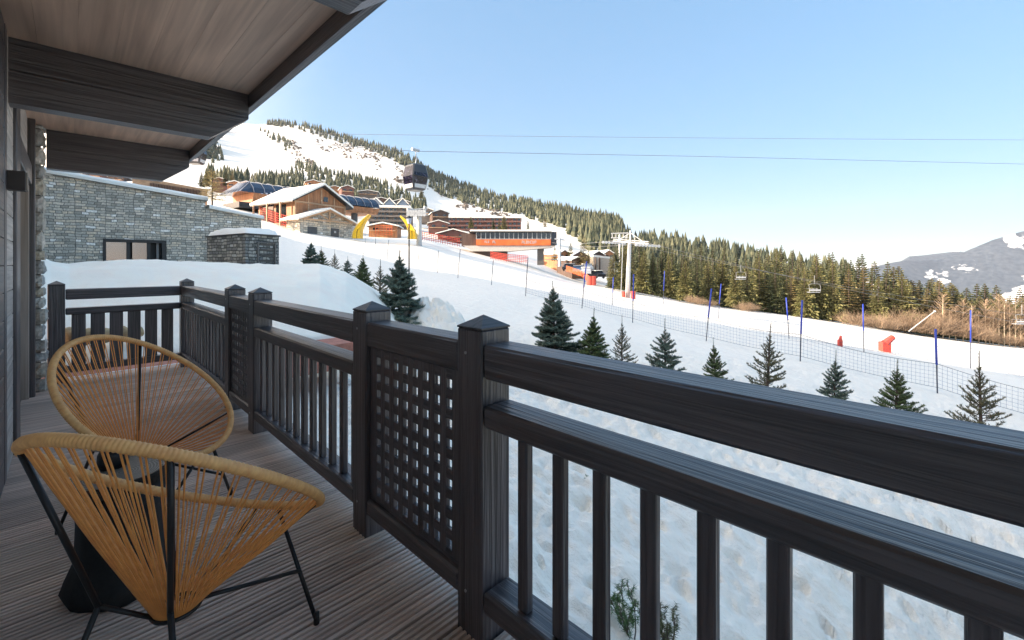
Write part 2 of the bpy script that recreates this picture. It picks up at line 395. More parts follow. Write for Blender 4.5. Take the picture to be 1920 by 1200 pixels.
# distant mountain across the valley, with its forest and snowfields
def ridge(name, px0, px1, tops, d0, d1, ybase, mat, n=200, rows=40, amp=40):
    m = MB()
    for i in range(rows+1):
        for j in range(n+1):
            px = lerp(px0, px1, j/n); d = lerp(d0, d1, i/rows); yt = interp(px, *tops)
            y = lerp(ybase, yt, (i/rows)**.8); p = P(px, y, d)
            p.z += (noise.fractal(Vector((p.x*.0012, p.y*.0012, 0)), 1.0, 2.2, 5)*amp)*sst(i/rows*3)*(1 if i < rows else .35)
            m.v.append(p)
    for j in range(n+1): p = P(lerp(px0, px1, j/n), HOR, d1*1.25); p.z = -300; m.v.append(p)
    for i in range(rows+1):
        for j in range(n): a = i*(n+1)+j; m.f.append((a, a+1, a+n+2, a+n+1))
    return struct(m.build(name, mat, None, True))
def far_mat(name, thr=.60, big=True):
    m, nt, b = newmat(name); v = coords(nt)
    n1 = N(nt, 'ShaderNodeTexNoise', Scale=.0022, Detail=9.0, Roughness=.6); nt.links.new(v, n1.inputs['Vector'])
    n2 = N(nt, 'ShaderNodeTexNoise', Scale=.035, Detail=3.0); nt.links.new(v, n2.inputs['Vector'])
    fr = ramp(nt, [(.35, (.026,.040,.058)), (.65, (.07,.088,.11))]); nt.links.new(n2.outputs[0], fr.inputs[0])  # blue in the forest colour stands in for some of the distance haze
    sp = nt.nodes.new('ShaderNodeSeparateXYZ'); nt.links.new(v, sp.inputs[0])
    mr = N(nt, 'ShaderNodeMapRange'); mr.inputs['From Min'].default_value = 20; mr.inputs['From Max'].default_value = -150
    mr.inputs['To Min'].default_value = -.03; mr.inputs['To Max'].default_value = .085
    nt.links.new(sp.outputs[2], mr.inputs[0])
    ad = N(nt, 'ShaderNodeMath', operation='ADD'); nt.links.new(n1.outputs[0], ad.inputs[0]); nt.links.new(mr.outputs[0], ad.inputs[1])
    a2 = N(nt, 'ShaderNodeMath', operation='MULTIPLY_ADD'); a2.inputs[1].default_value = .10; nt.links.new(n2.outputs[0], a2.inputs[0]); nt.links.new(ad.outputs[0], a2.inputs[2])
    sr = ramp(nt, [(thr, (0,0,0)), (thr+.02, (1,1,1))]); nt.links.new(a2.outputs[0], sr.inputs[0])
    mx = N(nt, 'ShaderNodeMix', data_type='RGBA'); nt.links.new(sr.outputs[0], mx.inputs[0]); nt.links.new(fr.outputs[0], mx.inputs[6]); mx.inputs[7].default_value = (.80,.80,.80,1)
    nt.links.new(mx.outputs[2], b.inputs['Base Color']); b.inputs['Roughness'].default_value = .9
    return m
ridge('far_mountain', 1560, 2150, ([1560,1630,1665,1700,1760,1800,1860,1920,2050,2300,2500],[512,504,496,491,488,476,449,430,392,350,340]), 2200, 3300, 700, far_mat('far_forest', .585))
ridge('distant_hill', 1600, 1900, ([1600,1680,1705,1740,1790,1820,1900],[520,496,481,478,472,473,480]), 4000, 4500, 560, far_mat('farther_forest', .70), 80, 16, 30)
ridge('snowy_peaks', 1380, 1800, ([1380,1420,1450,1475,1500,1560,1620,1640,1655,1700,1760,1795,1800],[500,492,482,484,492,500,499,494,498,494,480,468,470]), 4900, 5300, 540, snowmat('peak_snow', (.8,.8,.8), .002, 20), 120, 12, 60)

# ------------------------------------------------------------------ balcony floor
XR0, XR1 = 1.104, 1.256                        # railing posts, inner and outer face
YC = 7.63
M_DECK = wood('deck_boards', (.58,.42,.345), (.92,.74,.62), 0, rough=.5, bump=.3, across=38, dist=.002, island=.10)
dk = MB(); y = -2.0; PB = .142
while y < 7.93:
    prof = [(y, -.03), (y, -.003), (y+.003, 0)]
    ng = 4; gw = .012; lw = (PB-.009-(gw+.0015)*ng)/(ng+1); q = y+.003
    for g in range(ng+1):
        q2 = q+lw-.0025; prof.append((q2, 0))
        if g < ng: prof += [(q2+.002, -.013), (q2+gw-.001, -.013), (q2+gw+.0015, 0)]; q = q2+gw+.0015
    ye = q2; prof += [(ye+.002, -.003), (ye+.002, -.03)]
    nn = len(prof)
    x0 = -.36; xe = 1.40
    vs = [(x0, a, b) for a, b in prof]+[(xe, a, b) for a, b in prof]
    dk.add(vs, [(i, i+1, nn+i+1, nn+i) for i in range(nn-1)]+[tuple(range(nn, 2*nn)), tuple(reversed(range(nn)))])
    y += PB
struct(dk.build('balcony_deck', M_DECK))
jb = MB(); jb.box(-.36, 1.40, -2, 7.93, -.30, -.031); struct(jb.build('balcony_slab', plain('slab_dark', (.03,.028,.027))))
tr = MB(); tr.box(-.4, 4.0, 7.99, 8.75, -.5, -.03)
struct(tr.build('terrace_ledge', plain('terracotta', (.36,.15,.11), .8, 0, .25, 9)))
tr = MB(); tr.box(-.36, 1.44, 7.935, 7.985, -.3, .004); struct(tr.build('deck_edge', plain('metal_edge', (.6,.62,.64), .4, .2)))

# snow bank beyond the far railing
mb_ = MB(); Ys = [8.85, 8.95]+[9.1+.18*i for i in range(39)]+[16, 16.2, 16.5, 17, 18, 20]
tops = ([60,95,130,200,300,350,430,500,600,650,700,728,745,770,800],[470,488,494,489,488,490,493,496,496,512,540,562,580,606,640])
for i, Yv in enumerate(Ys):
    for j in range(400):
        px = lerp(20, 800, j/399); r = (px-960)/FPX; d = Yv/(FY+RY*r)
        yt = interp(px, *tops); 
        ds = Ys[0]/(FY+RY*r); d8 = 16/(FY+RY*r)
        z8 = EYE-(yt-HOR)/FPX*d8; z0 = -.05 if px < 640 else lerp(-.05, -.6, min(1, (px-640)/120))
        t = (Yv-Ys[0])/(16-Ys[0])
        if t <= 1:
            h = lerp(z0, z8, 1-(1-t)**2.4) if i > 0 else z0-1.2
            # keep the whole bank below its skyline as seen from the deck
            zmax = EYE-(yt-HOR)/FPX*d-.01; h = min(h, zmax) if yt < HOR else min(h, EYE-(yt-HOR)/FPX*d)
        else: h = z8-(t-1)**2*3.2-.1*(t-1)
        p = P(px, HOR, d); h += noise.noise(Vector((p.x*.5, p.y*.5, 1)))*.10*sst(t*4)*(1 if t < .9 else .5)+noise.noise(Vector((p.x*1.7, p.y*1.7, 1)))*.04+noise.noise(Vector((p.x*5, p.y*5, 1)))*.02
        mb_.v.append((p.x, p.y, h))
for i in range(len(Ys)-1):
    for j in range(399): a = i*400+j; mb_.f.append((a, a+1, a+401, a+400))
struct(mb_.build('snow_bank', snowmat('bank_snow', (.965,.875,.765), 1.6, .10, 20, .5), None, True))

# churned snow heap beside the large fir
q0 = hitpx(808, 606); b = MB(); n = 70
for i in range(n+1):
    for j in range(n+1):
        u, v = i/n*2-1, j/n*2-1; r2 = u*u+v*v; X, Y = q0.x+u*1.25, q0.y+v*1.6
        h = max(0, 1-r2)**.8*.62; h += (abs(noise.noise(Vector((X*2.2, Y*2.2, 4))))*.5+abs(noise.noise(Vector((X*5.5, Y*5.5, 4))))*.25+noise.noise(Vector((X*12, Y*12, 4)))*.06)*max(0, 1-r2)**.5-.12
        b.v.append((X, Y, groundz(X, Y)+h))
for i in range(n):
    for j in range(n): a = i*(n+1)+j; b.f.append((a, a+n+1, a+n+2, a+1))
struct(b.build('snow_heap', m_gr, None, True))

# ------------------------------------------------------------------ own chalet: wall, beams, eave
ch = thing('chalet', 'dark timber chalet wall and deep roof eave over the balcony, at the left edge', 'chalet', (-.3, 4.5, 0))
M_SIDE = wood('pale_siding', (.45,.40,.36), (.78,.71,.65), 1, rough=.6, bump=.3, across=40, island=.12)
WX = -.30
b = MB(); b.box(-12, -.36, -25, 5.3, -4, 3.6); b.box(-12, -.67, 5.301, 7.2, -4, 3.6); b.box(-12, -1.2, -25, 7.6, 3.605, 9.0)
b.poly([(-12.6, -25, 8.9), (-.2, -25, 8.9), (-6.4, -25, 12.6)], (0, 33, 0)); b.build('body', plain('chalet_body', (.5,.45,.4)), ch)
b = MB(); z = 0.0
while z < 3.0: b.bbox(-.359, WX, 4.03, 4.375, z, z+.176, .004); z += .18
b.build('dark_siding', darkw(1), ch)
b = MB(); z = 0.0
while z < 3.0: b.bbox(-.359, WX, -2, 4.028, z, z+.176, .004); z += .18  # out-of-view stretch kept pale to bounce light onto the railing
b.build('siding', M_SIDE, ch)
b = MB(); z = 0.0
while z < 3.0: b.bbox(-.352, WX, 4.525, 5.025, z, z+.176, .004); z += .18
b.build('siding', M_SIDE, ch)
b = MB(); b.bbox(-.34, -.297, 4.38, 4.52, 0, 3.03); b.build('door_post', darkw(2), ch)
b = MB(); b.bbox(-.352, -.280, 5.03, 5.36, 0, 3.03); b.build('door_post', darkw(2), ch)
b = MB(); b.bbox(-.62, -.305, 7.00, 7.05, 0, 2.30, .004); b.box(-.66, -.625, 5.37, 7.05, 0, 2.30); b.build('door_panel', wood('door_pale_wood', (.36,.29,.24), (.58,.49,.42), 2, .6, .3, 30), ch)
b = MB(); b.bbox(-.40, -.285, 5.365, 7.055, 2.31, 2.52, .006); b.build('lintel', darkw(1), ch)
b = MB(); b.box(-.40, -.32, 5.365, 7.12, 2.525, 3.03); b.build('upper_panel', M_SIDE, ch)
b = MB(); b.bbox(-.33, -.262, 7.06, 7.14, 0, 3.03); b.build('door_post', darkw(2), ch)
# stone pier, stacked irregular blocks
rnd = random.Random(3); b = MB(); z = -.6
while z < 3.02:
    h = rnd.uniform(.10, .22); h = min(h, 3.03-z)
    if h < .04: break
    xs = [-.62, rnd.uniform(-.44, -.36), -.20+rnd.uniform(-.02, .015)]
    for k in range(2):
        vs = []; y0 = 7.30+rnd.uniform(-.02, .02)
        a, c = xs[k]+.006, xs[k+1]-.004
        nx = 5; nz = 4
        for iz in range(nz+1):
            for ix in range(nx+1):
                e = (ix in (0, nx)) or (iz in (0, nz))
                vs.append((lerp(a, c, ix/nx), y0+(.025 if e else rnd.uniform(-.018, .012)), lerp(z+.006, z+h-.006, iz/nz)))
        o = len(b.v); b.add(vs, [(iz*(nx+1)+ix, iz*(nx+1)+ix+1, (iz+1)*(nx+1)+ix+1, (iz+1)*(nx+1)+ix) for iz in range(nz) for ix in range(nx)])
        if k == 1:
            vs = []
            for iz in range(nz+1):
                for ix in range(nx+1):
                    e = (ix == nx) or (iz in (0, nz))
                    vs.append((c+(0 if e or ix == 0 else rnd.uniform(0, .025)), lerp(y0+.025, 7.62, ix/nx), lerp(z+.006, z+h-.006, iz/nz)))
            b.add(vs, [(iz*(nx+1)+ix, iz*(nx+1)+ix+1, (iz+1)*(nx+1)+ix+1, (iz+1)*(nx+1)+ix) for iz in range(nz) for ix in range(nx)])
    z += h
pier = b.build('stone_pier', island('pier_stone', [(.34,.31,.27), (.50,.46,.39), (.66,.62,.56), (.38,.38,.37), (.58,.50,.38), (.75,.72,.68)], .9, 22, .8, .03, .35), ch)
b = MB(); b.box(-.62, -.235, 7.35, 7.6, -.6, 3.02); b.build('mortar_core', plain('mortar', (.24,.23,.21), .95), ch)
# soffit boards (run along the wall), beams, fascia
M_SOF = wood('soffit_boards', (.66,.455,.34), (.88,.64,.49), 1, .6, .25, 22, island=.06)
b = MB(); x = -.36
while x < 1.17: b.bbox(x, min(x+.1995, 1.178), -2, 7.75, 3.03, 3.06, .0012); x += .20
b.build('soffit', M_SOF, ch)
b = MB(); b.bbox(1.18, 1.225, -2, 7.78, 2.905, 3.16, .004); b.build('fascia', darkw(1), ch)
b = MB(); b.box(1.226, 1.30, -2, 7.80, 2.98, 3.20); b.build('eave_board', plain('eave_metal', (.10,.105,.115), .4, .3), ch)
b = MB(); b.box(-.36, 1.32, -2, 7.85, 3.205, 3.26); b.build('roof', plain('roof_dark', (.05,.05,.05)), ch)
for Y0 in (1.78, 4.63, 7.50):
    for zz0, zz1, nm in ((2.572, 2.80, 0), (2.804, 3.028, 1)):
        b = MB(); t = .14; x0 = -.30 if Y0 < 7 else -.19
        if nm == 0: pr = [(x0, zz0), (.885, zz0), (1.178, 2.80), (x0, 2.80)]
        else: pr = [(x0, zz0), (1.178, zz0), (1.178, zz1), (x0, zz1)]
        b.poly([(px_, Y0, z_) for px_, z_ in pr], (0, t, 0)); b.build('beam', darkw(0), ch)

# wall lamp
lp = thing('wall_lamp', 'small dark rectangular wall lamp fixed to the pale siding beside the door', 'wall lamp', (-.3, 4.56, 1.98))
b = MB(); b.bbox(-.299, -.212, 4.50, 4.60, 1.955, 2.085, .003); b.build('shade', plain('lamp_brown', (.035,.026,.024), .5), lp)
b = MB(); b.box(-.2115, -.203, 4.505, 4.595, 1.96, 2.08); b.build('front_plate', plain('lamp_rim', (.25,.22,.19), .5), lp)

# ------------------------------------------------------------------ railing
rl = thing('balcony_railing', 'black stained timber balcony railing with square posts, lattice panels and balusters', 'railing', (1.18, 1.34, 0))
def post(x0, x1, y0, y1, zb=0.0):
    b = MB(); b.bbox(x0, x1, y0, y1, zb, 1.195, .006); p = b.build('post', darkw(2), rl)
    b = MB(); e = .0; xm, ym = (x0+x1)/2, (y0+y1)/2
    b.add([(x0-e,y0-e,1.196),(x1+e,y0-e,1.196),(x1+e,y1+e,1.196),(x0-e,y1+e,1.196),(x0-e,y0-e,1.203),(x1+e,y0-e,1.203),(x1+e,y1+e,1.203),(x0-e,y1+e,1.203),(xm,ym,1.246)],
          [(3,2,1,0),(0,1,5,4),(1,2,6,5),(2,3,7,6),(3,0,4,7),(4,5,8),(5,6,8),(6,7,8),(7,4,8)])
    if y0 < 7:
        for zz in (1.10, .16):
            q = MB(); q.tube([(x0-.003, (y0+y1)/2+.02, zz), (x0+.004, (y0+y1)/2+.02, zz)], .006, 8); q.build('screw', M_GREY, p)
    b.build('cap', wood('cap_endgrain', (.035,.032,.033), (.12,.11,.11), 0, .45, .6, 60), p)
PO = [(1.26, 1.41), (2.19, 2.34), (4.21, 4.36), (5.04, 5.19), (7.63, 7.78)]
for y0, y1 in PO: post(XR0, XR1, y0, y1, -.25)
post(-.185, -.035, 7.63, 7.78, -.25)
def rail(nm, x0, x1, y0, y1, z0, z1, ax):
    b = MB(); b.bbox(x0, x1, y0, y1, z0, z1, .010); return b.build(nm, darkw(ax), rl)
secs = [(-1.6, 1.258, 0), (1.412, 2.188, 1), (2.342, 4.208, 0), (4.362, 5.038, 1), (5.192, 7.628, 0)]
for y0, y1, lat in secs:
    rail('top_rail', XR0+.004, XR1-.008, y0, y1, 1.012, 1.142, 1)
    rail('bottom_rail', XR0+.004, XR1-.012, y0, y1, .117, .203, 1)
    if not lat:
        rail('middle_rail', XR0+.004, XR1-.008, y0, y1, .826, .909, 1)
        n = max(1, round((y1-y0)/.161)); 
        if y0 < 0: ys = [1.06-.161*k for k in range(16)]
        else: ys = [y0+(y1-y0)*(k+.5)/n-.0275+.0 for k in range(n)]
        for yv in ys:
            b = MB(); b.bbox(1.140, 1.176, yv, yv+.048, .204, .825, .005); b.build('baluster', darkw(2), rl)
    else:
        b = MB(); b.box(1.13, 1.156, y0, y1, .204, .225); n = 8; pit = (y1-y0-.04)/9.0
        for k in range(n+2):
            yy = y0+k*(y1-y0-.040)/(n+0.0) if False else None
        hw = .040; pitch = .0856; w0 = (y1-y0-(n*pitch-hw))/2
        pitch = min(pitch, (y1-y0-.05)/n)
        w0 = (y1-y0-(n*pitch-hw))/2
        bar = pitch-.048
        bars = MB()
        bars.bbox(1.128, 1.152, y0, y0+w0, .226, 1.010, .002)
        for k in range(n):
            s = y0+w0+k*pitch
            if k < n-1: bars.bbox(1.128, 1.152, s+.041, s+pitch, .226, 1.010, .002)
        bars.bbox(1.128, 1.152, y0+w0+(n-1)*pitch+.041, y1, .226, 1.010, .002)
        bars.build('lattice_upright', darkw(2), rl)
        bars = MB(); z = .226; bars.bbox(1.1305, 1.1495, y0, y1, .205, .245, .002)
        for k in range(9):
            zz = .245+.052+k*.0845; 
            bars.bbox(1.1305, 1.1495, y0, y1, zz-.010, zz+.0345, .002)
        bars.build('lattice_crosspiece', darkw(1), rl)
# far side, towards the stone pier
for z0, z1, nm in ((1.012, 1.142, 'top_rail'), (.826, .909, 'middle_rail'), (.117, .203, 'bottom_rail')):
    rail(nm, -.033, XR0-.002, 7.64, 7.76, z0, z1, 0)
for pa, pb in ((134,161),(170,197),(205.6,231),(239.6,264),(272,295),(303,325)):
    a = PY(pa, 600, 7.67); c = PY(pb, 600, 7.67); b = MB(); b.bbox(a.x, c.x, 7.67, 7.70, .204, .825, .004); b.build('slat', darkw(2), rl)

# ------------------------------------------------------------------ lounge chairs
M_ROPE = plain('tan_wrap', (.99,.48,.18), .55, 0, .18, 40)
M_CORD = plain('orange_cord', (.99,.38,.10), .45, 0, .15, 30)
def rimp(t):
    a, bb, zm, zs, e = .408, .387, .705, .304, .085
    return Vector((a*math.cos(t), bb*math.sin(t)*(1+e*math.cos(t)), zm-zs*math.cos(t)))
def acapulco(label, loc, rz):
    t = thing('lounge_chair', label, 'chair', loc, rz)
    n = 900; pts = [rimp(2*math.pi*k/n) for k in range(n)]
    b = MB(); b.tube(pts, [.0180 if (k//2) % 2 else .0163 for k in range(n)], 10, closed=True)
    b.build('rim', M_ROPE, t, True, local=True)
    rc = Vector((-.06, 0, .325)); rr = .062; b = MB()
    K = 56
    for k in range(K):
        for s in (-1, 1):
            w = 2*math.pi*(k+.5)/K; w1 = w+s*.016; p = rimp(w1)
            q = rc+Vector((rr*math.cos(w+s*.03), rr*math.sin(w+s*.03), 0))
            dirn = (q-p).normalized(); p0 = p+dirn*.018; sag = Vector((0,0,-.012))
            b.tube([p0, (p0+q)/2+sag, q], .0028, 5, cap=False)
    b.build('woven_cords', M_CORD, t, True, local=True)
    b = MB(); b.tube([rc+Vector((.066*math.cos(w/24*6.2832), .066*math.sin(w/24*6.2832), -.004)) for w in range(24)], .007, 6, closed=True); b.build('seat_ring', M_BLACK, t, True, local=True)
    for s in (1, -1):
        b = MB(); rp = rimp(s*rad(142)); J = Vector((-.209, s*.116, .43)); ft = Vector((-.295, s*.235, .01))
        b.tube([rp+Vector((.0,0,-.015)), J], .0085, 8); b.tube([J, ft], .0085, 8); b.tube([J, rc+Vector((-.045, s*.02, -.01))], .0075, 8)
        b.cone(ft.x, ft.y, 0, .045, .012, .011, 8); b.build('leg', M_BLACK, t, True, local=True)
        b = MB(); rp = rimp(s*rad(7)); ft = Vector((.292, s*.285, .01)); b.tube([rp+Vector((0,0,-.02)), ft], .0085, 8)
        b.tube([lerp(ft, rp, .42), rc+Vector((.04, s*.02, -.01))], .0075, 8)
        b.cone(ft.x, ft.y, 0, .045, .012, .011, 8); b.build('leg', M_BLACK, t, True, local=True)
        b = MB(); rp = rimp(s*rad(50)); b.tube([rp, rc+Vector((.03, s*.04, -.008))], .0065, 6); b.build('rod', M_BLACK, t, True, local=True)
    return t
acapulco('round tan cord lounge chair in front, seen from behind', (.296, 1.843, 0), .692)
acapulco('round tan cord lounge chair farther back, its open seat facing the camera', (.3153, 3.2875, 0), -.979)

# side table, pot
tb = thing('side_table', 'low tree stump side table with a dark base between the two cord chairs', 'table', (.17, 2.68, 0))
b = MB(); rnd = random.Random(5); vs = []; n = 28; lev = [(0,.19),(.02,.20),(.07,.185),(.15,.155),(.30,.15),(.42,.155),(.44,.12)]
wob = [1+.05*math.sin(3*w)+.03*math.sin(7*w+1) for w in [2*math.pi*k/n for k in range(n)]]
for z, r in lev:
    for k in range(n): w = 2*math.pi*k/n; vs.append((.17+r*wob[k]*math.cos(w), 2.68+r*wob[k]*math.sin(w), z))
b.add(vs, [(i*n+k, i*n+(k+1) % n, (i+1)*n+(k+1) % n, (i+1)*n+k) for i in range(len(lev)-1) for k in range(n)]+[tuple(range((len(lev)-1)*n, len(lev)*n))])
b.build('base', plain('table_base', (.012,.012,.013), .7, 0, .4, 60), tb, True)
b = MB(); n = 40; vs = []; 
wob = [1+.06*math.sin(2*w+.5)+.04*math.sin(5*w)+.015*math.sin(13*w) for w in [2*math.pi*k/n for k in range(n)]]
for z, r in ((.441,.165),(.45,.178),(.49,.180),(.496,.174)):
    for k in range(n): w = 2*math.pi*k/n; vs.append((.17+r*wob[k]*math.cos(w), 2.71+r*wob[k]*math.sin(w), z))
b.add(vs, [(i*n+k, i*n+(k+1) % n, (i+1)*n+(k+1) % n, (i+1)*n+k) for i in range(3) for k in range(n)]+[tuple(range(3*n, 4*n)), tuple(reversed(range(n)))])
bk = b.build('bark_edge', plain('bark', (.035,.028,.022), .9, 0, .5, 60), tb)
def ringmat():
    m, nt, bs = newmat('end_grain'); v = coords(nt, (1,1,1))
    w = N(nt, 'ShaderNodeTexWave', wave_type='RINGS', rings_direction='Z', Scale=28.0, Distortion=3.5, Detail=3.0); w.inputs['Detail Scale'].default_value = 1.5
    nt.links.new(v, w.inputs['Vector']); r = ramp(nt, [(.2, (.15,.12,.095)), (.8, (.30,.26,.21))]); nt.links.new(w.outputs[0], r.inputs[0])
    nt.links.new(r.outputs[0], bs.inputs['Base Color']); bs.inputs['Roughness'].default_value = .5; bumpto(nt, bs, w.outputs[0], .3, .003); return m
b = MB(); vs = [(.17+.17*wob[k]*math.cos(2*math.pi*k/n), 2.71+.17*wob[k]*math.sin(2*math.pi*k/n), z) for z in (.4965, .500) for k in range(n)]
b.add(vs, [(k, (k+1) % n, n+(k+1) % n, n+k) for k in range(n)]+[tuple(range(n, 2*n))]); b.build('tabletop', ringmat(), tb)
pt = thing('pot', 'small black pot under a pale oval wooden lid, standing on the stump table', 'pot', (.145, 2.78, .5))
b = MB(); n = 24; vs = []; lv = [(.501,.045),(.503,.052),(.53,.058),(.565,.056),(.578,.050)]
for z, r in lv:
    for k in range(n): w = 2*math.pi*k/n; vs.append((.145+r*math.cos(w), 2.78+r*math.sin(w), z))
b.add(vs, [(i*n+k, i*n+(k+1) % n, (i+1)*n+(k+1) % n, (i+1)*n+k) for i in range(len(lv)-1) for k in range(n)]+[tuple(range((len(lv)-1)*n, len(lv)*n))])
b.build('bowl', plain('pot_black', (.01,.01,.011), .35), pt, True)
b = MB(); vs = []
for z, r in ((.579,.9),(.581,1),(.590,1),(.593,.95)):
    for k in range(n): w = 2*math.pi*k/n; vs.append((.15+r*.105*math.cos(w)*.72-r*.04*math.sin(w), 2.79+r*.075*math.sin(w)-.03*r*math.cos(w), z))
b.add(vs, [(i*n+k, i*n+(k+1) % n, (i+1)*n+(k+1) % n, (i+1)*n+k) for i in range(3) for k in range(n)]+[tuple(range(3*n, 4*n)), tuple(reversed(range(n)))])
b.build('lid', wood('lid_wood', (.38,.29,.22), (.55,.45,.36), 0, .5, .2, 50), pt)

# ------------------------------------------------------------------ unseen neighbouring chalet uphill of ours, added to shade the slope
def shade_chalet(label, X0, X1, Y0, Y1, zb, ze, zr):
    t = thing('unseen_chalet', label, 'chalet', (X1, Y0, zb))
    b = MB(); b.box(X0, X1, Y0, Y1, zb, zb+3.5); b.build('stone_base', masonry('chalet_base', [(.16,.17,.16),(.23,.24,.22),(.30,.29,.26)], axes='sz'), t)
    b = MB(); b.box(X0+.05, X1-.05, Y0+.05, Y1-.05, zb+3.505, ze); b.build('wall', wood('chalet_wall', (.10,.06,.04), (.2,.12,.08), 2, .6, .3, 12), t)
    xm = (X0+X1)/2
    b = MB(); b.poly([(X0-1.2, Y0-1.2, ze-.5), (X1+1.2, Y0-1.2, ze-.5), (xm, Y0-1.2, zr)], (0, Y1-Y0+2.4, 0)); b.build('roof', plain('roof_brown', (.08,.055,.045)), t)
    b = MB(); b.poly([(X0-1.3, Y0-1.3, ze-.36), (X0-1.3, Y0-1.3, ze-.06), (xm, Y0-1.3, zr+.5), (X1+1.3, Y0-1.3, ze-.06), (X1+1.3, Y0-1.3, ze-.36), (xm, Y0-1.3, zr+.1)], (0, Y1-Y0+2.6, 0)); b.build('roof_snow', M_PACK, t)
    z = zb+4.2
    while z < ze-1.8:
        y = Y0+2
        while y < Y1-2:
            b = MB(); b.box(X1-.02, X1+.06, y, y+1.5, z, z+1.4); b.build('window', M_GLASS, t); y += 4
        z += 3
    return t
shade_chalet('unseen tall timber chalet added upslope to cast shade over the snow', -24, -6.2, 12, 82, -2, 12.5, 17.3)

# ------------------------------------------------------------------ stone building beyond the snow bank
STC = [(.40,.365,.30), (.56,.515,.43), (.68,.61,.50), (.48,.45,.385), (.74,.63,.48), (.60,.55,.46), (.78,.69,.56)]
M_ST = masonry('grey_stone', STC, white=.93, bw=.34, rh=.125, ms=.012, mortar=(.14,.135,.12))
M_FRAME = plain('frame_brown', (.035,.032,.03), .5)
sb = thing('stone_building', 'long grey stone building with a snow capped parapet and a sliding window', 'building', (0, 28, 0))
YB = 28.0
def zB(px, py): return PY(px, py, YB).z
def xB(px, py=400): return PY(px, py, YB).x
xs = [xB(60), xB(95), xB(385)]
w0, w1, wt, wb = xB(193), xB(312), zB(250, 449), zB(250, 505)
b = MB(); th = .5
def wallp(x0, x1, za0, za1, zb0, zb1): b.poly([(x0, YB, za0), (x1, YB, za1), (x1, YB, zb1), (x0, YB, zb0)], (0, th, 0))
zl, zr = zB(95, 327), zB(385, 377)
def ztopl(x): return lerp(zl, zr, (x-xs[1])/(xs[2]-xs[1]))
wallp(xs[0]-8, w0, -3, -3, ztopl(xs[0]-8), ztopl(w0)); wallp(w0, w1, wt, wt, ztopl(w0), ztopl(w1)); wallp(w0, w1, -3, -3, wb, wb); wallp(w1, xs[2], -3, -3, ztopl(w1), zr)
b.build('wall', M_ST, sb)
b = MB(); zlr = zB(388, 391); zrr = zB(490, 411); xe = xB(490)
b.poly([(xs[2]+.003, YB-.02, -3), (xe, YB-.02, -3), (xe, YB-.02, zrr), (xs[2]+.003, YB-.02, zlr)], (0, .5, 0)); b.build('lower_wall', M_ST, sb)
def snowcap(x0, x1, z0, z1, yb, d, h, name='snow_cap', n=26):
    b = MB(); prof = [(-.16, .0), (-.20, h*.45), (-.10, h*.85), (.12, h), (d*.6, h*1.1), (d, h*.9), (d, 0)]
    vs = []
    for i in range(n+1):
        x = lerp(x0, x1, i/n); z = lerp(z0, z1, i/n)
        for k, (a, c) in enumerate(prof):
            q = noise.noise(Vector((x*.8, k*.7, 2)))
            vs.append((x, yb+a+q*.05, z+c*(1+.35*q*(k not in (0,6)))+.004))
    m = len(prof)
    b.add(vs, [(i*m+k, (i+1)*m+k, (i+1)*m+k+1, i*m+k+1) for i in range(n) for k in range(m-1)]+[tuple(reversed(range(m))), tuple(range(n*m, n*m+m))])
    return b.build(name, M_PACK, sb, True)
snowcap(xs[0]-8, xs[2]+.1, ztopl(xs[0]-8), zr, YB, 4.5, .26); snowcap(xs[2]+.15, xe+.1, zlr, zrr, YB, 1.2, .22)
b = MB(); b.box(xs[0]-8, xs[2]-.05, YB+.51, YB+6, -3, zr-.1); b.build('rear_body', plain('rear_wall', (.2,.2,.19)), sb)
fr = .11
b = MB(); b.box(w0, w1, YB-.04, YB+.30, wt-.14, wt-.002); b.box(w0, w0+fr, YB-.04, YB+.30, wb, wt-.145); b.box(w1-fr*1.6, w1, YB-.04, YB+.30, wb, wt-.145)
for t in (.355, .68): b.box(lerp(w0, w1, t), lerp(w0, w1, t)+.13, YB+.02, YB+.26, wb, wt-.145)
wf = b.build('window', M_FRAME, sb)
m, nt, bs = newmat('mirror_pane'); n = N(nt, 'ShaderNodeTexNoise', Scale=.5, Detail=2.0); r = ramp(nt, [(.3, (.30,.24,.22)), (.7, (.42,.34,.31))]); nt.links.new(coords(nt), n.inputs['Vector']); nt.links.new(n.outputs[0], r.inputs[0]); nt.links.new(r.outputs[0], bs.inputs['Base Color'])
bs.inputs['Metallic'].default_value = .75; bs.inputs['Roughness'].default_value = .06
for a, c in ((.0, .355), (.40, .68)):
    b = MB(); b.box(lerp(w0, w1, a)+fr, lerp(w0, w1, c), YB+.10, YB+.14, wb, wt-.15); b.build('pane', m, wf)
b = MB(); xx = lerp(w0, w1, .84)
while xx < w1-.3: b.box(xx, xx+.09, YB+.16, YB+.24, wb, wt-.15); xx += .12
b.build('curtain', plain('curtain_grey', (.28,.27,.26), .9), wf)
b = MB(); b.box(w0+.1, w1-.1, YB+.31, YB+.34, wb, wt); b.build('room_dark', plain('room_dark', (.02,.018,.016)), wf)

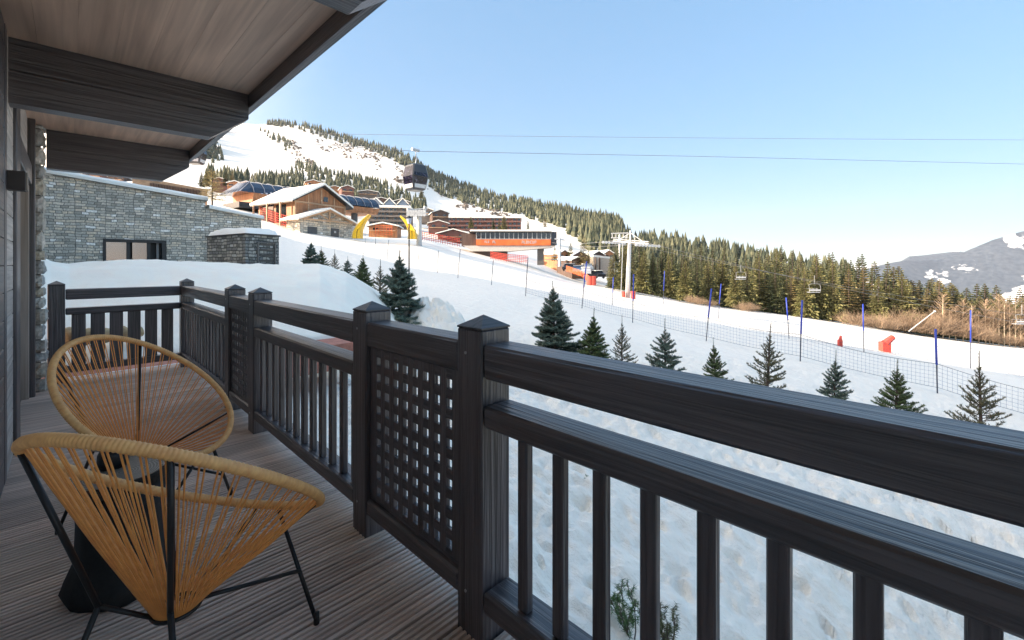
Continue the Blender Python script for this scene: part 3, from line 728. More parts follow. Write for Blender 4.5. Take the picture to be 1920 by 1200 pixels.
# small stone plant room with louvre
def PC(px, d, z=0): p = P(px, HOR, d); return Vector((p.x, p.y, z))
M_ST2 = masonry('dark_stone', [(.14,.14,.125), (.22,.22,.20), (.31,.30,.27), (.18,.185,.18), (.38,.36,.31)], white=.93, bw=.30, rh=.11, ms=.014, mortar=(.035,.035,.033), axes='sz', wcol=(.42,.42,.40))
c0, c1, c2 = PC(460, 15.0), PC(388, 16.6), PC(523, 16.2)
c3 = c1+(c2-c0)
zt = EYE+55*15/FPX
ub = thing('plant_room', 'squat dark stone plant room with a louvred grille and a thick snow roof', 'outbuilding', (c0.x, c0.y, -1))
b = MB(); b.poly([(p.x, p.y, -1.2) for p in (c0, c2, c3, c1)], (0, 0, zt+1.2)); b.build('wall', M_ST2, ub)
b = MB(); cen = (c0+c1+c2+c3)/4; ring = [cen+(p-cen)*1.05 for p in (c0, c2, c3, c1)]
b.poly([(p.x, p.y, zt+.003) for p in ring], (0, 0, .05)); b.build('coping', M_FRAME, ub)
n = 14; vs = []
for i in range(n+1):
    for j in range(n+1):
        s_, t_ = i/n, j/n; p = c0.lerp(c2, s_)+(c1-c0)*t_; p = cen+(p-cen)*1.04
        ed = min(s_, 1-s_, t_, 1-t_)*2; h = .24*(1-(1-min(1, ed*2.6))**2.5)+noise.noise(Vector((p.x*1.3, p.y*1.3, 0)))*.05*min(1, ed*4)
        vs.append((p.x, p.y, zt+.055+h))
b = MB(); b.add(vs, [(i*(n+1)+j, (i+1)*(n+1)+j, (i+1)*(n+1)+j+1, i*(n+1)+j+1) for i in range(n) for j in range(n)]); b.build('snow_cap', M_PACK, ub, True)
e = (c2-c0).normalized(); nrm = Vector((e.y, -e.x, 0)); L = (c2-c0).length
def fp(s, z, o): p = c0+e*(L*s)+nrm*o; return (p.x, p.y, z)
b = MB(); z0, z1 = .2, zt-.26
for k in range(11):
    z = lerp(z0, z1-.09, k/10); b.add([fp(.36, z, .01), fp(.84, z, .01), fp(.84, z+.07, .045), fp(.36, z+.07, .045), fp(.36, z+.03, .002), fp(.84, z+.03, .002)], [(0,1,2,3), (4,5,2,3)])
lv = b.build('louvre', plain('louvre_brown', (.085,.078,.072), .5), ub)
b = MB()
for s0, s1, za, zb in ((.32,.36,z0-.05,z1+.04), (.84,.88,z0-.05,z1+.04), (.361,.839,z1,z1+.04)):
    b.add([fp(s0,za,.002),fp(s1,za,.002),fp(s1,zb,.002),fp(s0,zb,.002),fp(s0,za,.05),fp(s1,za,.05),fp(s1,zb,.05),fp(s0,zb,.05)], [(4,5,6,7),(0,4,7,3),(1,2,6,5),(3,7,6,2),(0,1,5,4)])
b.build('frame', plain('louvre_frame', (.12,.11,.10), .5), lv)

# driftwood log on the terrace beyond the railing
def logthing(label, a, c, r0, r1):
    n = 12; pts = [Vector(a).lerp(Vector(c), i/n)+Vector((0, .03*math.sin(i), .02*math.sin(i*1.7))) for i in range(n+1)]
    b = MB(); b.tube(pts, [lerp(r0, r1, i/n)*(1+.12*math.sin(i*2.3)) for i in range(n+1)], 10); return tag(b.build('log', plain('bare_log', (.40,.30,.17), .8, 0, .35, 14), None, True), label, 'log')
a = PY(118, 634, 9.0); c = PY(262, 622, 9.3)
logthing('pale bare log lying behind the slatted railing on the far left', a, c, .13, .09)

# ------------------------------------------------------------------ conifers
def needle_mat(name, c0, c1):
    m, nt, b = newmat(name); g = nt.nodes.new('ShaderNodeNewGeometry')
    r = ramp(nt, [(0, c0), (1, c1)]); nt.links.new(g.outputs['Random Per Island'], r.inputs[0])
    n = N(nt, 'ShaderNodeTexNoise', Scale=3.0, Detail=3.0); nt.links.new(coords(nt), n.inputs['Vector'])
    rn = ramp(nt, [(.3, (.7,.7,.7)), (.7, (1.25,1.25,1.25))]); nt.links.new(n.outputs[0], rn.inputs[0])
    mx = N(nt, 'ShaderNodeMix', data_type='RGBA', blend_type='MULTIPLY'); mx.inputs[0].default_value = 1
    nt.links.new(r.outputs[0], mx.inputs[6]); nt.links.new(rn.outputs[0], mx.inputs[7]); nt.links.new(mx.outputs[2], b.inputs['Base Color'])
    b.inputs['Roughness'].default_value = .7; b.inputs['Specular IOR Level'].default_value = .2; return m
M_BARK = plain('spruce_bark', (.10,.075,.06), .9, 0, .3, 20)
ND_BLUE = needle_mat('needles_blue', (.07,.11,.085), (.20,.26,.21))
ND_GRN = needle_mat('needles_green', (.06,.10,.04), (.18,.23,.10))
ND_BRN = needle_mat('needles_brown', (.10,.105,.06), (.22,.21,.12))
def young_fir(seed, h, R, whorls, per, need, droop, needle, leader=.18, fill=1.0, tw=.35):
    rnd = random.Random(seed); T = MB(); Fo = MB()
    T.tube([(0,0,-.25), (0,0,h*.5), (.01,.0,h*(1-leader*.3)), (.0,.01,h)], [.035*h/2, .022*h/2, .007, .003], 6)
    def tuft(a, c, rr, dens):
        a, c = Vector(a), Vector(c); L = (c-a).length; d = (c-a).normalized(); o = d.orthogonal().normalized(); o2 = d.cross(o)
        k = int(L*dens); 
        for i in range(k):
            p = a.lerp(c, (i+rnd.random())/k); w = rnd.uniform(0, 6.28); s = o*math.cos(w)+o2*math.sin(w)
            q = p+(s*.85+d*.65+Vector((0,0,.25)))*rr*rnd.uniform(.7, 1.2); wv = d.cross(s)*.006+d*.001
            Fo.v += [tuple(p-wv), tuple(p+wv), tuple(q)]; m = len(Fo.v); Fo.f.append((m-3, m-2, m-1))
    def br(p0, dirv, L, r, depth):
        n = 5; pts = [Vector(p0)]; d = dirv.copy(); 
        for i in range(n):
            d = (d+Vector((rnd.uniform(-.08,.08), rnd.uniform(-.08,.08), droop*.12+(.16 if i > 2 else 0)))).normalized(); pts.append(pts[-1]+d*L/n)
        T.tube(pts, [r*(1-.75*i/n) for i in range(n+1)], 4, cap=False)
        for i in range(n):
            if i > 0 or depth: tuft(pts[i], pts[i+1], need, needle)
        if depth == 0:
            m = max(2, int(L/.085*fill))
            for k in range(m):
                t = .22+.75*(k+.5)/m; j = min(n-1, int(t*n)); p = pts[j].lerp(pts[j+1], t*n-j); dd = (pts[j+1]-pts[j]).normalized()
                for sgn in (-1, 1):
                    if rnd.random() < .12: continue
                    side = dd.cross(Vector((0,0,1))).normalized()*sgn
                    l2 = L*tw*(1-t*.75)*rnd.uniform(.7, 1.2)
                    if l2 > .03: br(p, (side*.8+dd*.75+Vector((0,0,rnd.uniform(-.1,.35)))).normalized(), l2, r*.45, 1)
    for i in range(whorls):
        t = i/(whorls-1); z = h*(.04+(1-leader-.04)*t**.9); Lr = R*(1-t)**.85+.10*R
        n = per if t < .8 else max(3, per-2)
        for k in range(n):
            w = 6.2832*(k+rnd.random()*.8)/n+i*1.1; el = lerp(.10, .95, t**1.1)+rnd.uniform(-.2,.2)
            br((0,0,z+rnd.uniform(-.03,.03)*h), Vector((math.cos(w)*math.cos(el), math.sin(w)*math.cos(el), math.sin(el))), Lr*rnd.uniform(.72,1.12), .009*h/2, 0)
    tuft((0,0,h*(1-leader)), (0,0,h), need*.8, needle*.6)
    return T, Fo
KF = {
 'thick': (young_fir(1, 2.2, .74, 17, 10, .055, -.35, 300, .15, 1.5, .45), ND_BLUE),
 'leafy': (young_fir(2, 2.2, .66, 15, 9, .052, -.1, 300, .18, 1.4, .42), ND_GRN),
 'thin':  (young_fir(3, 2.2, .64, 11, 7, .042, .3, 240, .22, .8, .36), ND_BRN),
 'open':  (young_fir(4, 2.2, .76, 11, 8, .055, -.35, 290, .22, 1.2, .40), ND_BLUE),
 'wiry':  (young_fir(5, 2.2, .68, 13, 8, .048, .2, 280, .20, 1.1, .38), ND_GRN)}
FIRP = {}
def fir(kind, label, px, yb, ytop, rz=0, wide=1.0, d=None):
    base = hitpx(px, yb) if d is None else P(px, yb, d)
    dd = base.x*FX+base.y*FY; H = (yb-ytop)/FPX*dd; s = H/2.2
    if kind not in FIRP:
        t = thing('young_fir', label, 'fir tree', base, rz); (T, Fo), m = KF[kind]
        T.build('trunk', M_BARK, t, local=True); Fo.build('crown', m, t, local=True); FIRP[kind] = t
    else: t = dup(FIRP[kind], base, rz, 1, label)
    t.scale = (s*wide, s*wide, s); t.rotation_euler = (random.uniform(-.05,.05), random.uniform(-.05,.05), rz); return t
FR = 'young firs planted in a row along the slope'
def F_(*a, **k): t = fir(*a, **k); t['group'] = FR; return t
F_('thick', 'tallest bushy blue green fir, first one to the right of the nearest post', 1040, 668, 527, .4, 1.0)
F_('leafy', 'dense green fir standing directly right of the tallest bushy fir', 1110, 688, 577, 1.2, 1.05)
F_('thin', 'thin nearly bare brownish fir between the dense green fir and an open blue fir', 1166, 694, 590, .5, 1.0)
F_('open', 'open blue green fir with broad low branches, below the white lift pylon', 1247, 716, 597, 2.0, 1.0)
F_('wiry', 'small dark fir with upswept twigs, just left of the tall wiry fir', 1342, 728, 633, .2, 1.0)
F_('thin', 'tall wiry fir with open upswept branches at the middle of the long top rail', 1437, 750, 603, 2.1, 1.15)
F_('open', 'low fir with a long bare leader and few branches, right of the tall wiry fir', 1563, 776, 655, 4.2, .85)
F_('wiry', 'broad olive fir with a bare leader, second from the right edge', 1680, 798, 672, 1.4, 1.15)
F_('thin', 'brown tipped fir nearest the right edge, its base in the snow beside the rail', 1840, 832, 658, 3.0, 1.05)
F_('thick', 'large dark fir with spreading branches behind the corner of the snow bank', 748, 606, 468, 2.2, 1.08)
F_('thin', 'thin fir tucked against the left side of the large dark fir', 712, 572, 485, 3.1, 1.2)
F_('leafy', 'narrow dark fir showing above the right shoulder of the snow bank', 679, 548, 473, .7, 1.0)
F_('open', 'tiny fir with a long leader poking over the crest of the snow bank', 652, 520, 480, 1.9, 1.1)
F_('thin', 'faint spindly fir poking over the crest of the snow bank', 628, 512, 468, 1.0, 1.1)
F_('wiry', 'small fir standing close on the right of the leftmost fir', 603, 508, 461, 2.6, 1.25)
F_('thick', 'leftmost fir, standing in the snow right of the stone plant room', 583, 508, 450, .9, 1.05)
# low pine sprigs seen between the near balusters
def sprig(label, px, py, d, H, seed, n, m):
    rnd = random.Random(seed); p = hitpx(px, py, 2.5); t = thing('pine_sprig', label, 'shrub', p); T = MB(); Fo = MB()
    for k in range(n):
        w = rnd.uniform(0, 6.28); pts = [Vector((0,0,-.1))]; dv = Vector((math.cos(w)*.35, math.sin(w)*.35, 1)).normalized()
        for i in range(6): dv = (dv+Vector((rnd.uniform(-.3,.3), rnd.uniform(-.3,.3), .1))).normalized(); pts.append(pts[-1]+dv*H/6*rnd.uniform(.6,1))
        T.tube(pts, [.008*(1-.1*i) for i in range(7)], 5)
        for i in range(3, 7):
            for q in range(2 if i < 6 else 3):
                c = pts[i]+Vector((rnd.uniform(-.07,.07), rnd.uniform(-.07,.07), rnd.uniform(-.02,.06))); T.tube([pts[i], c], .004, 4)
                for s in range(38):
                    a = rnd.uniform(0, 6.28); e = rnd.uniform(-.4, 1.4); v = Vector((math.cos(a)*math.cos(e), math.sin(a)*math.cos(e), math.sin(e)))
                    wv = v.orthogonal().normalized()*.0022; c2 = c+Vector((0,0,rnd.uniform(-.05,.02)))
                    Fo.v += [tuple(c2-wv), tuple(c2+wv), tuple(c2+v*rnd.uniform(.035,.06))]; l = len(Fo.v); Fo.f.append((l-3,l-2,l-1))
    T.build('stem', M_BARK, t, local=True); Fo.build('needles', m, t, local=True); return t
sprig('green pine sprig growing from the snow just left of the fourth baluster from the post', 1186, 1195, 4, .62, 4, 6, needle_mat('pine_green', (.05,.11,.04), (.14,.24,.08)))
sprig('straggly brown stemmed pine sprig just right of the fourth baluster from the post', 1250, 1225, 4, .66, 9, 6, needle_mat('pine_olive', (.07,.09,.04), (.18,.19,.09)))
sprig('tiny green tuft in the trampled snow beside the third baluster from the post', 1094, 897, 7.5, .12, 2, 2, ND_GRN)

# ------------------------------------------------------------------ safety fences on the piste
M_POLE = plain('pole_blue', (.03,.06,.42), .5); M_POLED = plain('pole_dark', (.03,.035,.06), .5); M_NET = plain('net_cord', (.05,.07,.16), .8); M_NETG = plain('rope_grey', (.12,.12,.14), .8)
def fence(label, poles, dark, nets, hnet=.85, cell=.125, cr=.0035):
    b0, t0 = poles[0][:2], poles[0][2:]
    t = thing('safety_fence', label, 'fence', hitpx(*b0)); bs = []
    for (bx, by, tx, ty) in poles:
        p = hitpx(bx, by, 13); d = p.x*FX+p.y*FY; q = P(tx, ty, d); bs.append((p, q))
        bl = (bx > dark); mid = p.lerp(q, .45)
        b = MB(); b.tube([p-Vector((0,0,.3)), mid], .020, 8); o = b.build('pole', M_POLED, t, True)
        b = MB(); b.tube([mid, q], .033 if bl else .024, 8); b.build('sleeve', M_POLE if bl else M_POLED, o, True)
    net = MB(); rope = MB()
    for i, ((p, q), (p2, q2)) in enumerate(zip(bs, bs[1:])):
        if i < nets: continue
        L = (p2-p).length; n = max(2, int(L/cell)); m = int(hnet/cell); G = []
        for k in range(n+1):
            s = k/n; sag = math.sin(math.pi*s)*L*.035; A = p.lerp(p2, s); Bq = A.copy(); gz = groundz(A.x, A.y); A.z = max(gz+.06, A.z+.22-sag*.4); Bq.z = p.lerp(p2, s).z+.22+hnet-sag
            G.append([A.lerp(Bq, j/m) for j in range(m+1)])
        for k in range(n+1): net.tube(G[k], cr, 3, cap=False)
        for j in range(1, m): net.tube([g[j] for g in G], cr, 3, cap=False)
        rope.tube([g[0] for g in G], .007, 4); rope.tube([g[m] for g in G], .008, 4)
    net.build('net', M_NET, t); rope.build('rope', M_NETG, t); return t
NP = [(685,460,684,420),(703,473,705,438),(725,487,729,450),(783,503,786,466),(820,512,822,470),(858,521,863,467),(921,535,925,488),(985,555,990,483),(1090,580,1100,490),(1186,605,1188,514),(1323,640,1334,541),(1500,678,1504,563),(1758,738,1754,617),(2040,820,2044,690)]
fence('near row of blue and black poles carrying a sagging net across the shaded snow', NP, 1050, 7)
FP = [(1148,572,1150,520),(1243,576,1246,508),(1346,600,1352,532),(1480,636,1474,558),(1620,661,1618,570),(1820,691,1820,582),(2060,740,2060,620)]
fence('farther row of blue poles with netting where the sunlit piste begins, right of the pylon', FP, 0, 1, .95, .16, .004)

# ------------------------------------------------------------------ woods on the mountain
def inpoly(x, y, pl):
    c = False; n = len(pl)
    for i in range(n):
        x1, y1 = pl[i]; x2, y2 = pl[i-1]
        if (y1 > y) != (y2 > y) and x < (x2-x1)*(y-y1)/(y2-y1)+x1: c = not c
    return c
def tiny_tree(b, p, h, rnd, lean=.2):
    nt = 5; n = 6; r0 = h*rnd.uniform(.17, .26)
    for i in range(nt):
        t0 = .06+.80*i/nt; z0 = p.z+h*t0; z1 = p.z+h*min(1, t0+.36); r = r0*(1-i/nt)**.8+h*.02; o = len(b.v); w0 = rnd.uniform(0, 6)
        for k in range(n):
            w = w0+6.2832*k/n; rr = r*rnd.uniform(.65, 1.2); b.v.append((p.x+rr*math.cos(w), p.y+rr*math.sin(w), z0-rnd.uniform(0, .07)*h))
        b.v.append((p.x, p.y, z1)); b.f += [(o+k, o+(k+1) % n, o+n) for k in range(n)]
ND_FAR = needle_mat('needles_far', (.034,.047,.03), (.13,.13,.075))
def shrub_mat(name, c0, c1): return needle_mat(name, c0, c1)
SH = shrub_mat('bare_shrub', (.11,.095,.085), (.24,.20,.17))
def forest(name, label, polys, step, hr, thr=-.2, seed=1, brush=False, mat=None):
    rnd = random.Random(seed); b = MB(); cnt = 0
    for pl in polys:
        x0, x1 = min(q[0] for q in pl), max(q[0] for q in pl); y0, y1 = min(q[1] for q in pl), max(q[1] for q in pl)
        N_ = int((x1-x0)*(y1-y0)/step**2)
        for _ in range(N_):
            px, y = rnd.uniform(x0, x1), rnd.uniform(y0, y1)
            if not inpoly(px, y, pl) or noise.noise(Vector((px*.035, y*.06, seed))) < thr: continue
            d = hill(px, y); p = P(px, HOR, d); p.z = zpd(px, d)-1
            if d > 220: p.z += noise.noise(Vector((p.x*.02, p.y*.02, 0)))*2.0*sst((d-220)/100)+noise.noise(Vector((p.x*.006, p.y*.006, 2)))*5*sst((d-220)/150)
            h = rnd.uniform(*hr)
            if brush:
                for s in range(9):
                    w = rnd.uniform(0, 6.28); e = rnd.uniform(.5, 1.4); v = Vector((math.cos(w)*math.cos(e), math.sin(w)*math.cos(e), math.sin(e)))*h; sd_ = Vector((-math.sin(w), math.cos(w), 0))*h*.10
                    m = len(b.v); b.v += [tuple(p-sd_*.5), tuple(p+sd_*.5), tuple(p+v+sd_*2), tuple(p+v*1.05-sd_*2)]; b.f.append((m, m+1, m+2, m+3))
            else: tiny_tree(b, p, h, rnd)
            cnt += 1
    o = b.build(name, mat or ND_FAR); tag(o, label, 'woodland', kind='stuff'); print(name, cnt, len(b.f)); return o
forest('ridge_wood', 'dark spruce wood along the skyline ridge of the ski mountain', [
 [(505,226),(640,250),(700,266),(760,290),(820,322),(850,334),(850,352),(800,338),(745,308),(690,280),(620,262),(560,246),(500,236)],
 [(740,296),(850,332),(900,356),(1000,380),(1100,400),(1165,418),(1165,470),(1110,452),(1060,428),(1000,412),(940,398),(880,384),(830,366),(780,340)]], 3.9, (9, 15), -.6, 3)
forest('ridge_wood', 'dark spruce wood rising behind the lift pylon to the skyline', [[(1100,404),(1163,420),(1180,446),(1240,450),(1300,460),(1400,478),(1500,497),(1600,510),(1600,560),(1500,575),(1350,560),(1200,520),(1100,470),(1060,436)]], 6.2, (10, 16), -.9, 4)
forest('hillside_wood', 'spruce wood in the middle of the slope behind the wooden lift station', [
 [(470,352),(500,340),(545,334),(590,332),(545,318),(560,300),(600,318),(650,336),(700,346),(760,368),(800,388),(790,400),(720,385),(640,374),(560,366),(480,364)],
 [(392,280),(414,276),(420,308),(396,312)], [(478,240),(520,256),(546,268),(542,276),(515,268),(482,250)], [(532,268),(546,266),(550,280),(534,282)],
 [(770,388),(800,392),(800,404),(772,402)], [(380,346),(425,338),(470,340),(466,352),(385,356)]], 4.8, (7, 11), -.5, 6)
forest('hillside_wood', 'tall spruce strip left of the pistes, whose shadows streak over the snow', [[(372,232),(402,238),(404,262),(392,300),(372,300)]], 5.5, (20, 27), -.9, 12)
forest('bare_scrub', 'greyish brown leafless scrub scattered over the snowy mountainside', [
 [(590,262),(640,262),(700,285),(740,300),(745,330),(700,318),(640,300),(600,285)], [(730,305),(790,345),(760,352),(722,330)], [(548,262),(575,290),(600,315),(560,310),(540,280)],
 [(400,240),(430,236),(430,262),(405,262)], [(780,345),(850,366),(900,390),(1000,416),(990,424),(880,398),(790,360)]], 4.0, (2.0, 4.0), -.05, 8, True, SH)

# ------------------------------------------------------------------ edge of the wood beyond the piste: individual trees
def spruce(seed, h=12.0, R=2.3, lev=30, per=9, m=None):
    rnd = random.Random(seed); T = MB(); Fo = MB(); T.tube([(0,0,-.8), (0,0,h*.5), (0,0,h)], [.20, .12, .02], 7)
    for i in range(lev):
        t = i/(lev-1); z = h*(.06+.93*t); L = R*((1-t)**.8)*rnd.uniform(.8, 1.1)+.12; n = per if t < .7 else 6
        for k in range(n):
            w = 6.2832*k/n+rnd.uniform(-.35,.35)+i*.9; l = L*rnd.uniform(.62,1.18); el = lerp(-.34, .5, t)
            d = Vector((math.cos(w)*math.cos(el), math.sin(w)*math.cos(el), math.sin(el))); s = Vector((-math.sin(w), math.cos(w), 0))
            a = Vector((0,0,z)); seg = 4; wd = l*.36
            T.tube([a, a+d*l*.8], [.03, .008], 3, cap=False)
            for q in range(seg):
                t0 = .14+q*.8/seg; 
                for sg in (-1, 1):
                    if rnd.random() < .12: continue
                    r0 = a+d*l*t0+Vector((0,0,.03)); tip = a+d*l*(t0+.38*rnd.uniform(.7,1.2))+s*sg*wd*(1.15-t0)*rnd.uniform(.7,1.3)+Vector((0,0,-.13*l*rnd.uniform(.3,1.3)))
                    e = a+d*l*(t0+.24)+Vector((0,0,-.02)); mm = len(Fo.v); Fo.v += [tuple(r0), tuple(tip), tuple(e)]; Fo.f.append((mm, mm+1, mm+2))
                    hg = (r0+tip)/2; mm = len(Fo.v); Fo.v += [tuple(r0.lerp(tip,.2)), tuple(r0.lerp(tip,.95)), tuple(hg+Vector((0,0,-.16*rnd.uniform(.6,1.5)))+s*sg*.05)]; Fo.f.append((mm, mm+1, mm+2))
            tp = a+d*l; mm = len(Fo.v); Fo.v += [tuple(a+d*l*.72+s*.10), tuple(a+d*l*.72-s*.10), tuple(tp+Vector((0,0,.05)))]; Fo.f.append((mm, mm+1, mm+2))
    return T, Fo
ND_S1 = needle_mat('needles_olive', (.075,.082,.026), (.25,.225,.095)); ND_S2 = needle_mat('needles_deep', (.042,.058,.028), (.14,.145,.068))
def mkspruce(seed, h, R, lev, per, m):
    T, Fo = spruce(seed, h, R, lev, per); t = thing('spruce_tree', '', 'tree'); T.build('trunk', M_BARK, t, local=True); Fo.build('crown', m, t, local=True); return t
ND_S3 = needle_mat('needles_golden', (.10,.085,.03), (.30,.23,.10))
SPR = [mkspruce(11, 12, 2.7, 30, 9, ND_S1), mkspruce(12, 12, 2.4, 32, 8, ND_S2), mkspruce(13, 12, 3.0, 26, 9, ND_S1), mkspruce(14, 12, 2.2, 28, 7, ND_S2), mkspruce(15, 12, 2.6, 22, 7, ND_S3)]
used = set()
LBL_F = 'olive green spruce in the front row of the wood across the piste'; LBL_B = 'dark spruce top showing among the rows behind the front of the wood'
def put_spruce(px, base, top, d, k, label, group, rz, wide=1.0):
    p = P(px, base, d) if base is not None else P(px, HOR, d)
    if base is None: p.z = zpd(px, d)
    H = EYE+(HOR-top)/FPX*d-p.z; s = H/12.0
    if k in used: o = dup(SPR[k], p, rz, (s*wide, s*wide, s), label, group)
    else: o = SPR[k]; used.add(k); o.location = p; o.rotation_euler = (0,0,rz); o.scale = (s*wide, s*wide, s); tag(o, label, 'tree', group)
    return o
EDGE = ([1140,1200,1350,1500,1600,1700,1800,1920,2100],[537,548,575,592,607,618,628,648,672])     # foot of the wood
TOPF = ([1140,1180,1250,1320,1400,1440,1500,1560,1600,1650,1700,1760,1800,1860,1920,2100],[470,466,478,482,490,482,492,484,492,512,530,534,552,554,562,590])
rnd = random.Random(21)
px = 1150
while px < 2080:                                # front row
    w = rnd.uniform(20, 32); y = interp(px, *EDGE); tp = interp(px, *TOPF)+rnd.uniform(-14, 16)
    put_spruce(px, y-rnd.uniform(2, 7), tp, rnd.uniform(70, 76), rnd.choice([0,2,4,0,1] if px < 1700 else [4,4,0,2]), LBL_F, 'spruces along the front edge of the wood', rnd.uniform(0,6), rnd.uniform(.9,1.25)*(1.0 if px < 1650 else 1.5)); px += w
for row, (dd, up, st) in enumerate(((80, 2, 25), (88, -6, 24), (98, -12, 23))):
    px = 1145+row*9
    while px < 2080:
        tp = interp(px, *TOPF)+up+rnd.uniform(-16, 14)
        put_spruce(px, None, tp, dd+rnd.uniform(-3,3), rnd.choice([1,3,1,0,3]), LBL_B, 'spruces behind the front of the wood', rnd.uniform(0,6), rnd.uniform(.8,1.15)*(1.0 if px < 1650 else 1.5)); px += st*rnd.uniform(.7,1.1)
# bare shrubs at the foot of the wood
def bush(seed, h, m, n=120):
    rnd = random.Random(seed); b = MB()
    for k in range(n):
        w = rnd.uniform(0, 6.2832); e = rnd.uniform(.45, 1.5); r = rnd.uniform(0, .5)*h; a = Vector((r*math.cos(w), r*math.sin(w), 0)); v = Vector((math.cos(w)*math.cos(e), math.sin(w)*math.cos(e), math.sin(e)))
        L = h*rnd.uniform(.5, 1.0); p1 = a+v*L*.55; b.tube([a, p1], [.022, .014], 3, cap=False)
        for s in range(5):
            v2 = (v+Vector((rnd.uniform(-1.1,1.1), rnd.uniform(-1.1,1.1), rnd.uniform(-.5,.4)))).normalized(); b.tube([p1-v*L*.1*s*.6, p1+v2*L*rnd.uniform(.2,.5)], [.012, .005], 3, cap=False)
    return b
SH2 = shrub_mat('rosy_shrub', (.17,.12,.085), (.42,.30,.20)); SHP = []
for sd_, hh in ((1, 4.0), (2, 4.0)):
    t = thing('bare_shrub', '', 'shrub'); bush(sd_, hh, SH2).build('twigs', SH2, t, local=True); SHP.append(t)
ub_ = set()
def put_bush(px, y, hpx, d, k, label, group=None):
    hpx *= random.uniform(.6, 1.2)*(.95 if px > 1590 else 1)
    p = P(px, y, d); s = hpx/FPX*d/4.0; o = SHP[k]
    if k in ub_: o = dup(SHP[k], p, random.uniform(0,6), s, label, group)
    else: ub_.add(k); o.location = p; o.scale = (s,s,s); tag(o, label, None, group)
    if group: o['group'] = group
    return o
for i, (px, hp) in enumerate([(1296,30),(1312,24),(1335,18),(1395,26),(1412,20),(1602,40),(1622,32),(1650,42),(1672,30),(1694,52),(1712,40),(1735,58),(1752,44),(1775,52),(1795,40),(1815,48),(1840,44),(1862,36),(1885,40),(1908,34),(1935,40),(1965,40)]):
    put_bush(px, interp(px, *EDGE)+2, hp, random.uniform(66, 68), i % 2, 'leafless rosy brown shrub at the foot of the wood', 'bare shrubs along the edge of the piste')
# pale birches on the right
BR = plain('birch_bark', (.56,.45,.31), .7, 0, .2, 3)
for i, (px, y, tp) in enumerate([(1848,640,562),(1856,642,584),(1873,645,552),(1883,648,558),(1768,628,552),(1792,632,575),(1806,634,562),(1822,638,572),(1835,640,585),(1862,644,574),(1893,650,572),(1904,652,560),(1914,654,580),(1780,630,582),(1752,626,590),(1928,656,566),(1940,660,575)]):
    p = P(px, y, 68); H = (y-tp)/FPX*68; rnd = random.Random(i); t = thing('birch_tree', '', 'tree', p, 0, 'pale bare birches before the dark wood at the right')
    t['label'] = 'slender pale leafless birch standing against the wood near the right edge'
    b = MB(); b.tube([(0,0,-.5), (rnd.uniform(-.2,.2),0,H*.5), (rnd.uniform(-.3,.3),0,H)], [.085,.06,.02], 5); b.build('trunk', BR, t, local=True)
    b = MB()
    for k in range(70):
        z = H*rnd.uniform(.3, .98); w = rnd.uniform(0, 6.28); L = (H-z)*.3+.4; b.tube([(0,0,z), (math.cos(w)*L, math.sin(w)*L, z+L*1.1)], [.03,.008], 3, cap=False)
    b.build('branches', SH2, t, local=True)

# ------------------------------------------------------------------ village and lift stations
W_OR = wood('cedar_sunny', (.30,.125,.05), (.50,.235,.11), 2, .6, .3, 9); W_DK = wood('chalet_brown', (.07,.042,.032), (.15,.09,.065), 2, .6, .3, 9)
W_BEAM = wood('light_beam', (.42,.24,.13), (.62,.40,.24), 0, .6, .2, 9); M_CONC = plain('pale_render', (.58,.52,.46), .85); M_DOOR = plain('grey_door', (.07,.075,.08), .5)
M_RED = plain('red_mesh', (.55,.07,.045), .7); M_ORN = plain('orange_mesh', (.75,.17,.06), .7); M_YEL = plain('yellow_vinyl', (.80,.50,.02), .4); M_WHT = plain('white_paint', (.50,.50,.49), .5)
M_STL = masonry('cottage_stone', STC, white=.95, bw=.7, rh=.28, ms=.02, axes='sz')

def local_frame(px, y, d, du, dd):             # root at a pixel+depth, x axis along (du,dd) in camera plan
    p = P(px, y, d); v = xydir(du, dd); return p, math.atan2(v.y, v.x)
def gable(b_wall, b_roof, b_snow, x0, x1, y0, y1, z0, ze, zr, ov=.6, th=.18, sn=.28):
    xm = (x0+x1)/2; k = (zr-ze)/(xm-x0)
    b_wall.poly([(x0,y0,z0),(x1,y0,z0),(x1,y0,ze),(xm,y0,zr),(x0,y0,ze)], (0, y1-y0, 0))
    for b, o0, o1, e in ((b_roof, .004, th, ov), (b_snow, th+.004, th+sn, ov+.04)):
        if b is None: continue
        b.poly([(x0-e, y0-e, ze-k*e+o0), (xm, y0-e, zr+o0), (x1+e, y0-e, ze-k*e+o0), (x1+e, y0-e, ze-k*e+o1), (xm, y0-e, zr+o1), (x0-e, y0-e, ze-k*e+o1)], (0, y1-y0+2*e, 0))

# wooden cottage with the small stone porch building
p0, rz = local_frame(552, 495, 60, .51, .86)
ct = thing('cottage', 'sunlit timber cottage with snowy gable roofs above a small stone annex', 'cottage', (p0.x, p0.y, 0), rz)
hz = lambda y, d=60: EYE+(HOR-y)/FPX*d
WW, LL = 8.3, 8.6; z0, ze, zr = hz(434), hz(374), 12.6
wb_ = MB(); rb = MB(); snb = MB(); gable(wb_, rb, snb, 0, WW, 0, LL, z0, ze, zr, 0.8, .2, .30)
wb_.build('wall', W_OR, ct, local=True); rb.build('roof', M_FRAME, ct, local=True); snb.build('roof_snow', M_PACK, ct, local=True)
b = MB(); b.box(-.05, WW+.05, -.04, LL+.04, z0-4.5, z0+.003); b.build('plinth', M_CONC, ct, local=True)
b = MB()
for x in (0.02, 2.0, 6.2, WW-.2): b.box(x, x+.18, -.08, -.005, z0+.1, ze if x < .5 or x > 8 else ze+1.0)
